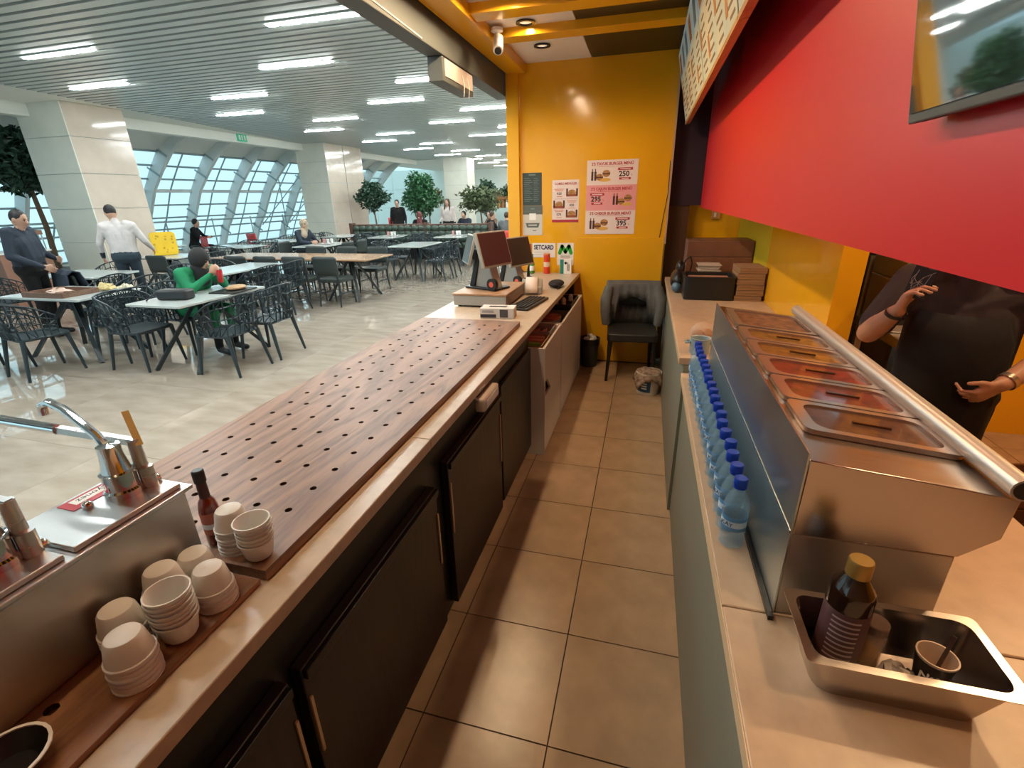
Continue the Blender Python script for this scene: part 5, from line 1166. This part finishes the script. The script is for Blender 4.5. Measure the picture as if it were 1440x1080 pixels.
crumple('food_wrapper','crumpled pinkish food wrapper on the wooden tray','wrapper',(-6.42,2.98,.774),(.16,.10,.025),M_wrap,1); crumple('food_wrapper','crumpled yellow wrapper at the middle of the tray table','wrapper',(-6.12,3.30,.761),(.12,.08,.035),M_wrapy,2); crumple('food_wrapper','crumpled cream wrapper at the right end of the tray table','wrapper',(-5.90,3.36,.761),(.085,.07,.03),mat('wrapper cream',(.62,.55,.40),.6),3)
hb=thing('handbag','black rectangular handbag on the green woman\'s table','bag',(-4.68,2.98,.761),R(12)); MB().box(-.17,.17,-.08,.08,0,.11).build('body',mat('bag leather',(.016,.017,.02),.4),hb,bevel=.025); MB().tube([(-.14,-.02,.10),(-.20,-.08,.06),(-.25,-.12,.01),(-.30,-.06,.006)],.008,6).build('strap',M_blk,hb)
ft=thing('food_tray','dark tray with a brown wrapped meal in front of the woman in green','tray',(-4.45,3.52,.761),R(5)); MB().prism(rrect(-.17,.17,-.21,.21,.03),0,.012).build('tray',M_blk,ft); m_=MB(); m_.ell((.02,.03,.035),(.10,.13,.03),14,7); m_.build('wrapped_meal',mat('kraft wrap',(.42,.26,.13),.6,bump=.6,bscale=20),ft)
sc_=thing('soda_can','red soda can held by the woman in green','can',(-4.585,3.50,.86)); sc_.rotation_euler=(0,R(8),0); MB().lathe([(0,0),(.024,0),(.030,.01),(.030,.135),(.025,.148),(0,.148)],n=18).build('can',mat('can crimson',(.55,.03,.04),.3,metal=.2),sc_); MB().lathe([(.026,.148),(.026,.152),(0,.152)],n=18).build('rim',M_chrome,sc_)
yt=thing('yellow_seat','yellow plastic high chair seat shell standing on the table by the column','seat',(-9.25,6.78,.761),R(46)); m_=MB(); m_.prism(rrect(-.22,.22,0,.46,.07),-.02,.02,'Y'); m_.xf(Matrix.Rotation(R(-12),4,'X')); m_.build('shell',mat('yellow plastic',(.72,.46,.005),.4),yt,bevel=.01)
rn=random.Random(5)
for k in range(14): a,b=rn.uniform(-.17,.17),rn.uniform(.06,.40); m_=MB(); m_.tube([(a,-.0225,b),(a,-.019,b)],.014+.008*rn.random(),8); m_.xf(Matrix.Rotation(R(-12),4,'X')); m_.build('hole',mat('yellow shade',(.45,.26,.005),.5),yt)
ck2=thing('draped_coat','dark coat draped over the chair by the man in the dark jacket','coat',(-7.48,4.08,0),R(-20)); m_=MB()
m_.grid([[(x*(1.12 if z<.6 else 1),y+.02*math.sin(x*30),z) for y,z in ((-.10,.52),(-.16,.74),(-.20,.88),(-.27,.905),(-.34,.86),(-.37,.62),(-.36,.38))] for x in [-.27+.054*k for k in range(11)]]); m_.build('cloth',NAVY,ck2,solid=.02)
for i,(x,y,lab) in enumerate([(-7.25,9.3,'tray with pink drinks at the table of the woman in the beige headscarf'),(-6.85,11.7,'tray of food on the middle table before the booth'),(-4.95,11.9,'tray of food on the right table before the booth')]):
    t=thing('meal_tray',lab,'tray',(x,y,.761)); MB().prism(rrect(-.18,.18,-.13,.13,.03),0,.012).build('tray',mat('tray grey',(.3,.28,.27),.4),t)
    for dx,dy in ((-.08,.02),(.06,-.03),(.1,.06)): MB().lathe([(0,.012),(.028,.012),(.038,.12),(0,.12)],(dx,dy,0),12).build('cup',mat('drink pink',(.6,.3,.28),.4) if dx<0 else M_wht,t)
wc=thing('display_cart','brown wooden service station with steel rails beside the big column','cart',(-11.2,5.35,0)); MB().box(-.35,.35,-.4,.4,.0,.95).build('cabinet',mat('cart wood',(.26,.13,.09),.5),wc,bevel=.008); MB().box(-.37,.37,-.42,.42,.951,.98).build('top',M_wht,wc)
for k in (-1,1): MB().tube([(.3,k*.38,.98),(.3,k*.38,1.25)],.012,8).build('rail',M_steel,wc)
MB().box(-.3,.32,-.4,.4,1.25,1.33).build('upper_shelf',mat('cart wood',(.26,.13,.09),.5),wc)
# ================================================================ plants and far shop
M_leaf=[mat('ficus leaf',(.035,.13,.05),.4,var=.4,vscale=6),mat('dark leaf',(.03,.075,.045),.45,var=.4,vscale=6),mat('olive leaf',(.10,.13,.06),.5,var=.4,vscale=6)]
M_bark=mat('bark',(.16,.10,.06),.8); M_pot=mat('pot grey',(.35,.36,.34),.5)
def tree(lab,loc,H,crown,n,leaf,ls,seed,trunk=.03,cz=None):
    rn=random.Random(seed); t=thing('potted_tree',lab,'tree',loc); cz=cz or H-crown[2]*.95
    MB().lathe([(0,0),(.20,0),(.26,.45),(.27,.47),(.23,.47),(.22,.42),(0,.42)],n=20,cap=False).build('pot',M_pot,t)
    m_=MB(); m_.tube([(0,0,.40),(.04,.02,H*.4),(-.02,0,cz)],[trunk*1.3,trunk,trunk*.7],8)
    tips=[]
    for k in range(9):
        a=k*2.4; e=Vector((math.cos(a)*crown[0]*.7,math.sin(a)*crown[1]*.7,cz+crown[2]*rn.uniform(-.3,.8))); s=Vector((0,0,cz-crown[2]*.6)); m_.tube([s,s.lerp(e,.5)+Vector((0,0,.08)),e],[trunk*.5,trunk*.35,.006],6); tips.append(e)
    m_.build('trunk',M_bark,t)
    f_=MB()
    for k in range(n):
        while True:
            p=Vector((rn.uniform(-1,1),rn.uniform(-1,1),rn.uniform(-1,1)))
            if .25<p.length<1: break
        p=p*(.6+.4*rn.random()) if rn.random()<.4 else p.normalized()*rn.uniform(.7,1.05)
        p=Vector((p.x*crown[0]*(1+.25*math.sin(p.z*5+seed)),p.y*crown[1],p.z*crown[2]+cz)); q_=Euler((rn.uniform(-1,1.4),rn.uniform(-1,1),rn.uniform(0,6.3))).to_matrix(); L=ls*rn.uniform(.7,1.3); W=L*.28
        f_.add([p+q_@Vector(v) for v in ((0,0,0),(W,L*.4,.1*L),(0,L,-.15*L),(-W,L*.4,.1*L))],[(0,1,2),(0,2,3)])
    fo=f_.build('foliage',leaf,t,smooth=False); fo['kind']='stuff'; return t
tree('large leafy ficus tree at the left edge before the windows',(-12.4,6.75,0),3.35,(.6,.7,.62),2600,M_leaf[1],.16,1,.05,2.62)
tree('small dark leaved tree behind the booth beside the second column',(-9.35,15.2,0),2.3,(.52,.5,.48),900,M_leaf[1],.16,2,.03,1.85)
tree('large bright green tree behind the booth',(-7.95,16.2,0),2.55,(.6,.6,.75),1500,M_leaf[0],.16,3,.03,1.85)
tree('sparse brown green tree behind the woman in the pale coat',(-8.6,18.2,0),2.3,(.75,.6,.42),700,M_leaf[2],.17,4,.03,1.75)
tree('drooping olive tree before the far shop display',(-5.45,15.6,0),2.1,(.72,.6,.38),900,M_leaf[2],.17,5,.03,1.65)
tree('clipped green tree beside the far shop display, left',(-8.1,24.5,0),2.5,(.5,.5,.85),1200,M_leaf[1],.2,6,.03,1.75); tree('round green tree above the far shop display',(-6.3,24.5,0),2.6,(.85,.7,.75),1600,M_leaf[1],.2,7,.03,1.9); tree('tall light green tree next to the yellow wall',(-4.1,20.0,0),3.3,(.75,.6,.95),1500,M_leaf[0],.2,8,.04,2.3)
sd=thing('shop_display','warm wooden shop display with rows of goods far across the hall','shelves',(-7.2,27.2,0)); M_sw=mat('display wood',(.30,.15,.06),.5)
MB().box(-1.7,1.7,0,.5,0,1.15).build('counter',mat('pale counter',(.55,.68,.68),.3),sd); MB().box(-1.6,1.6,.2,.5,1.15,2.1).build('back',M_sw,sd)
for k in range(14): MB().lathe([(0,0),(.07,0),(.07,.25),(.03,.32),(.03,.42),(0,.42)],(-1.5+.23*k,.08,1.16),10).build('bottle',(M_sw,M_wht,mat('amber',(.5,.22,.04),.3))[k%3],sd)
for k in range(2): MB().box(-1.65,1.65,.05,.5,1.62+.35*k,1.65+.35*k).build('shelf',M_sw,sd)
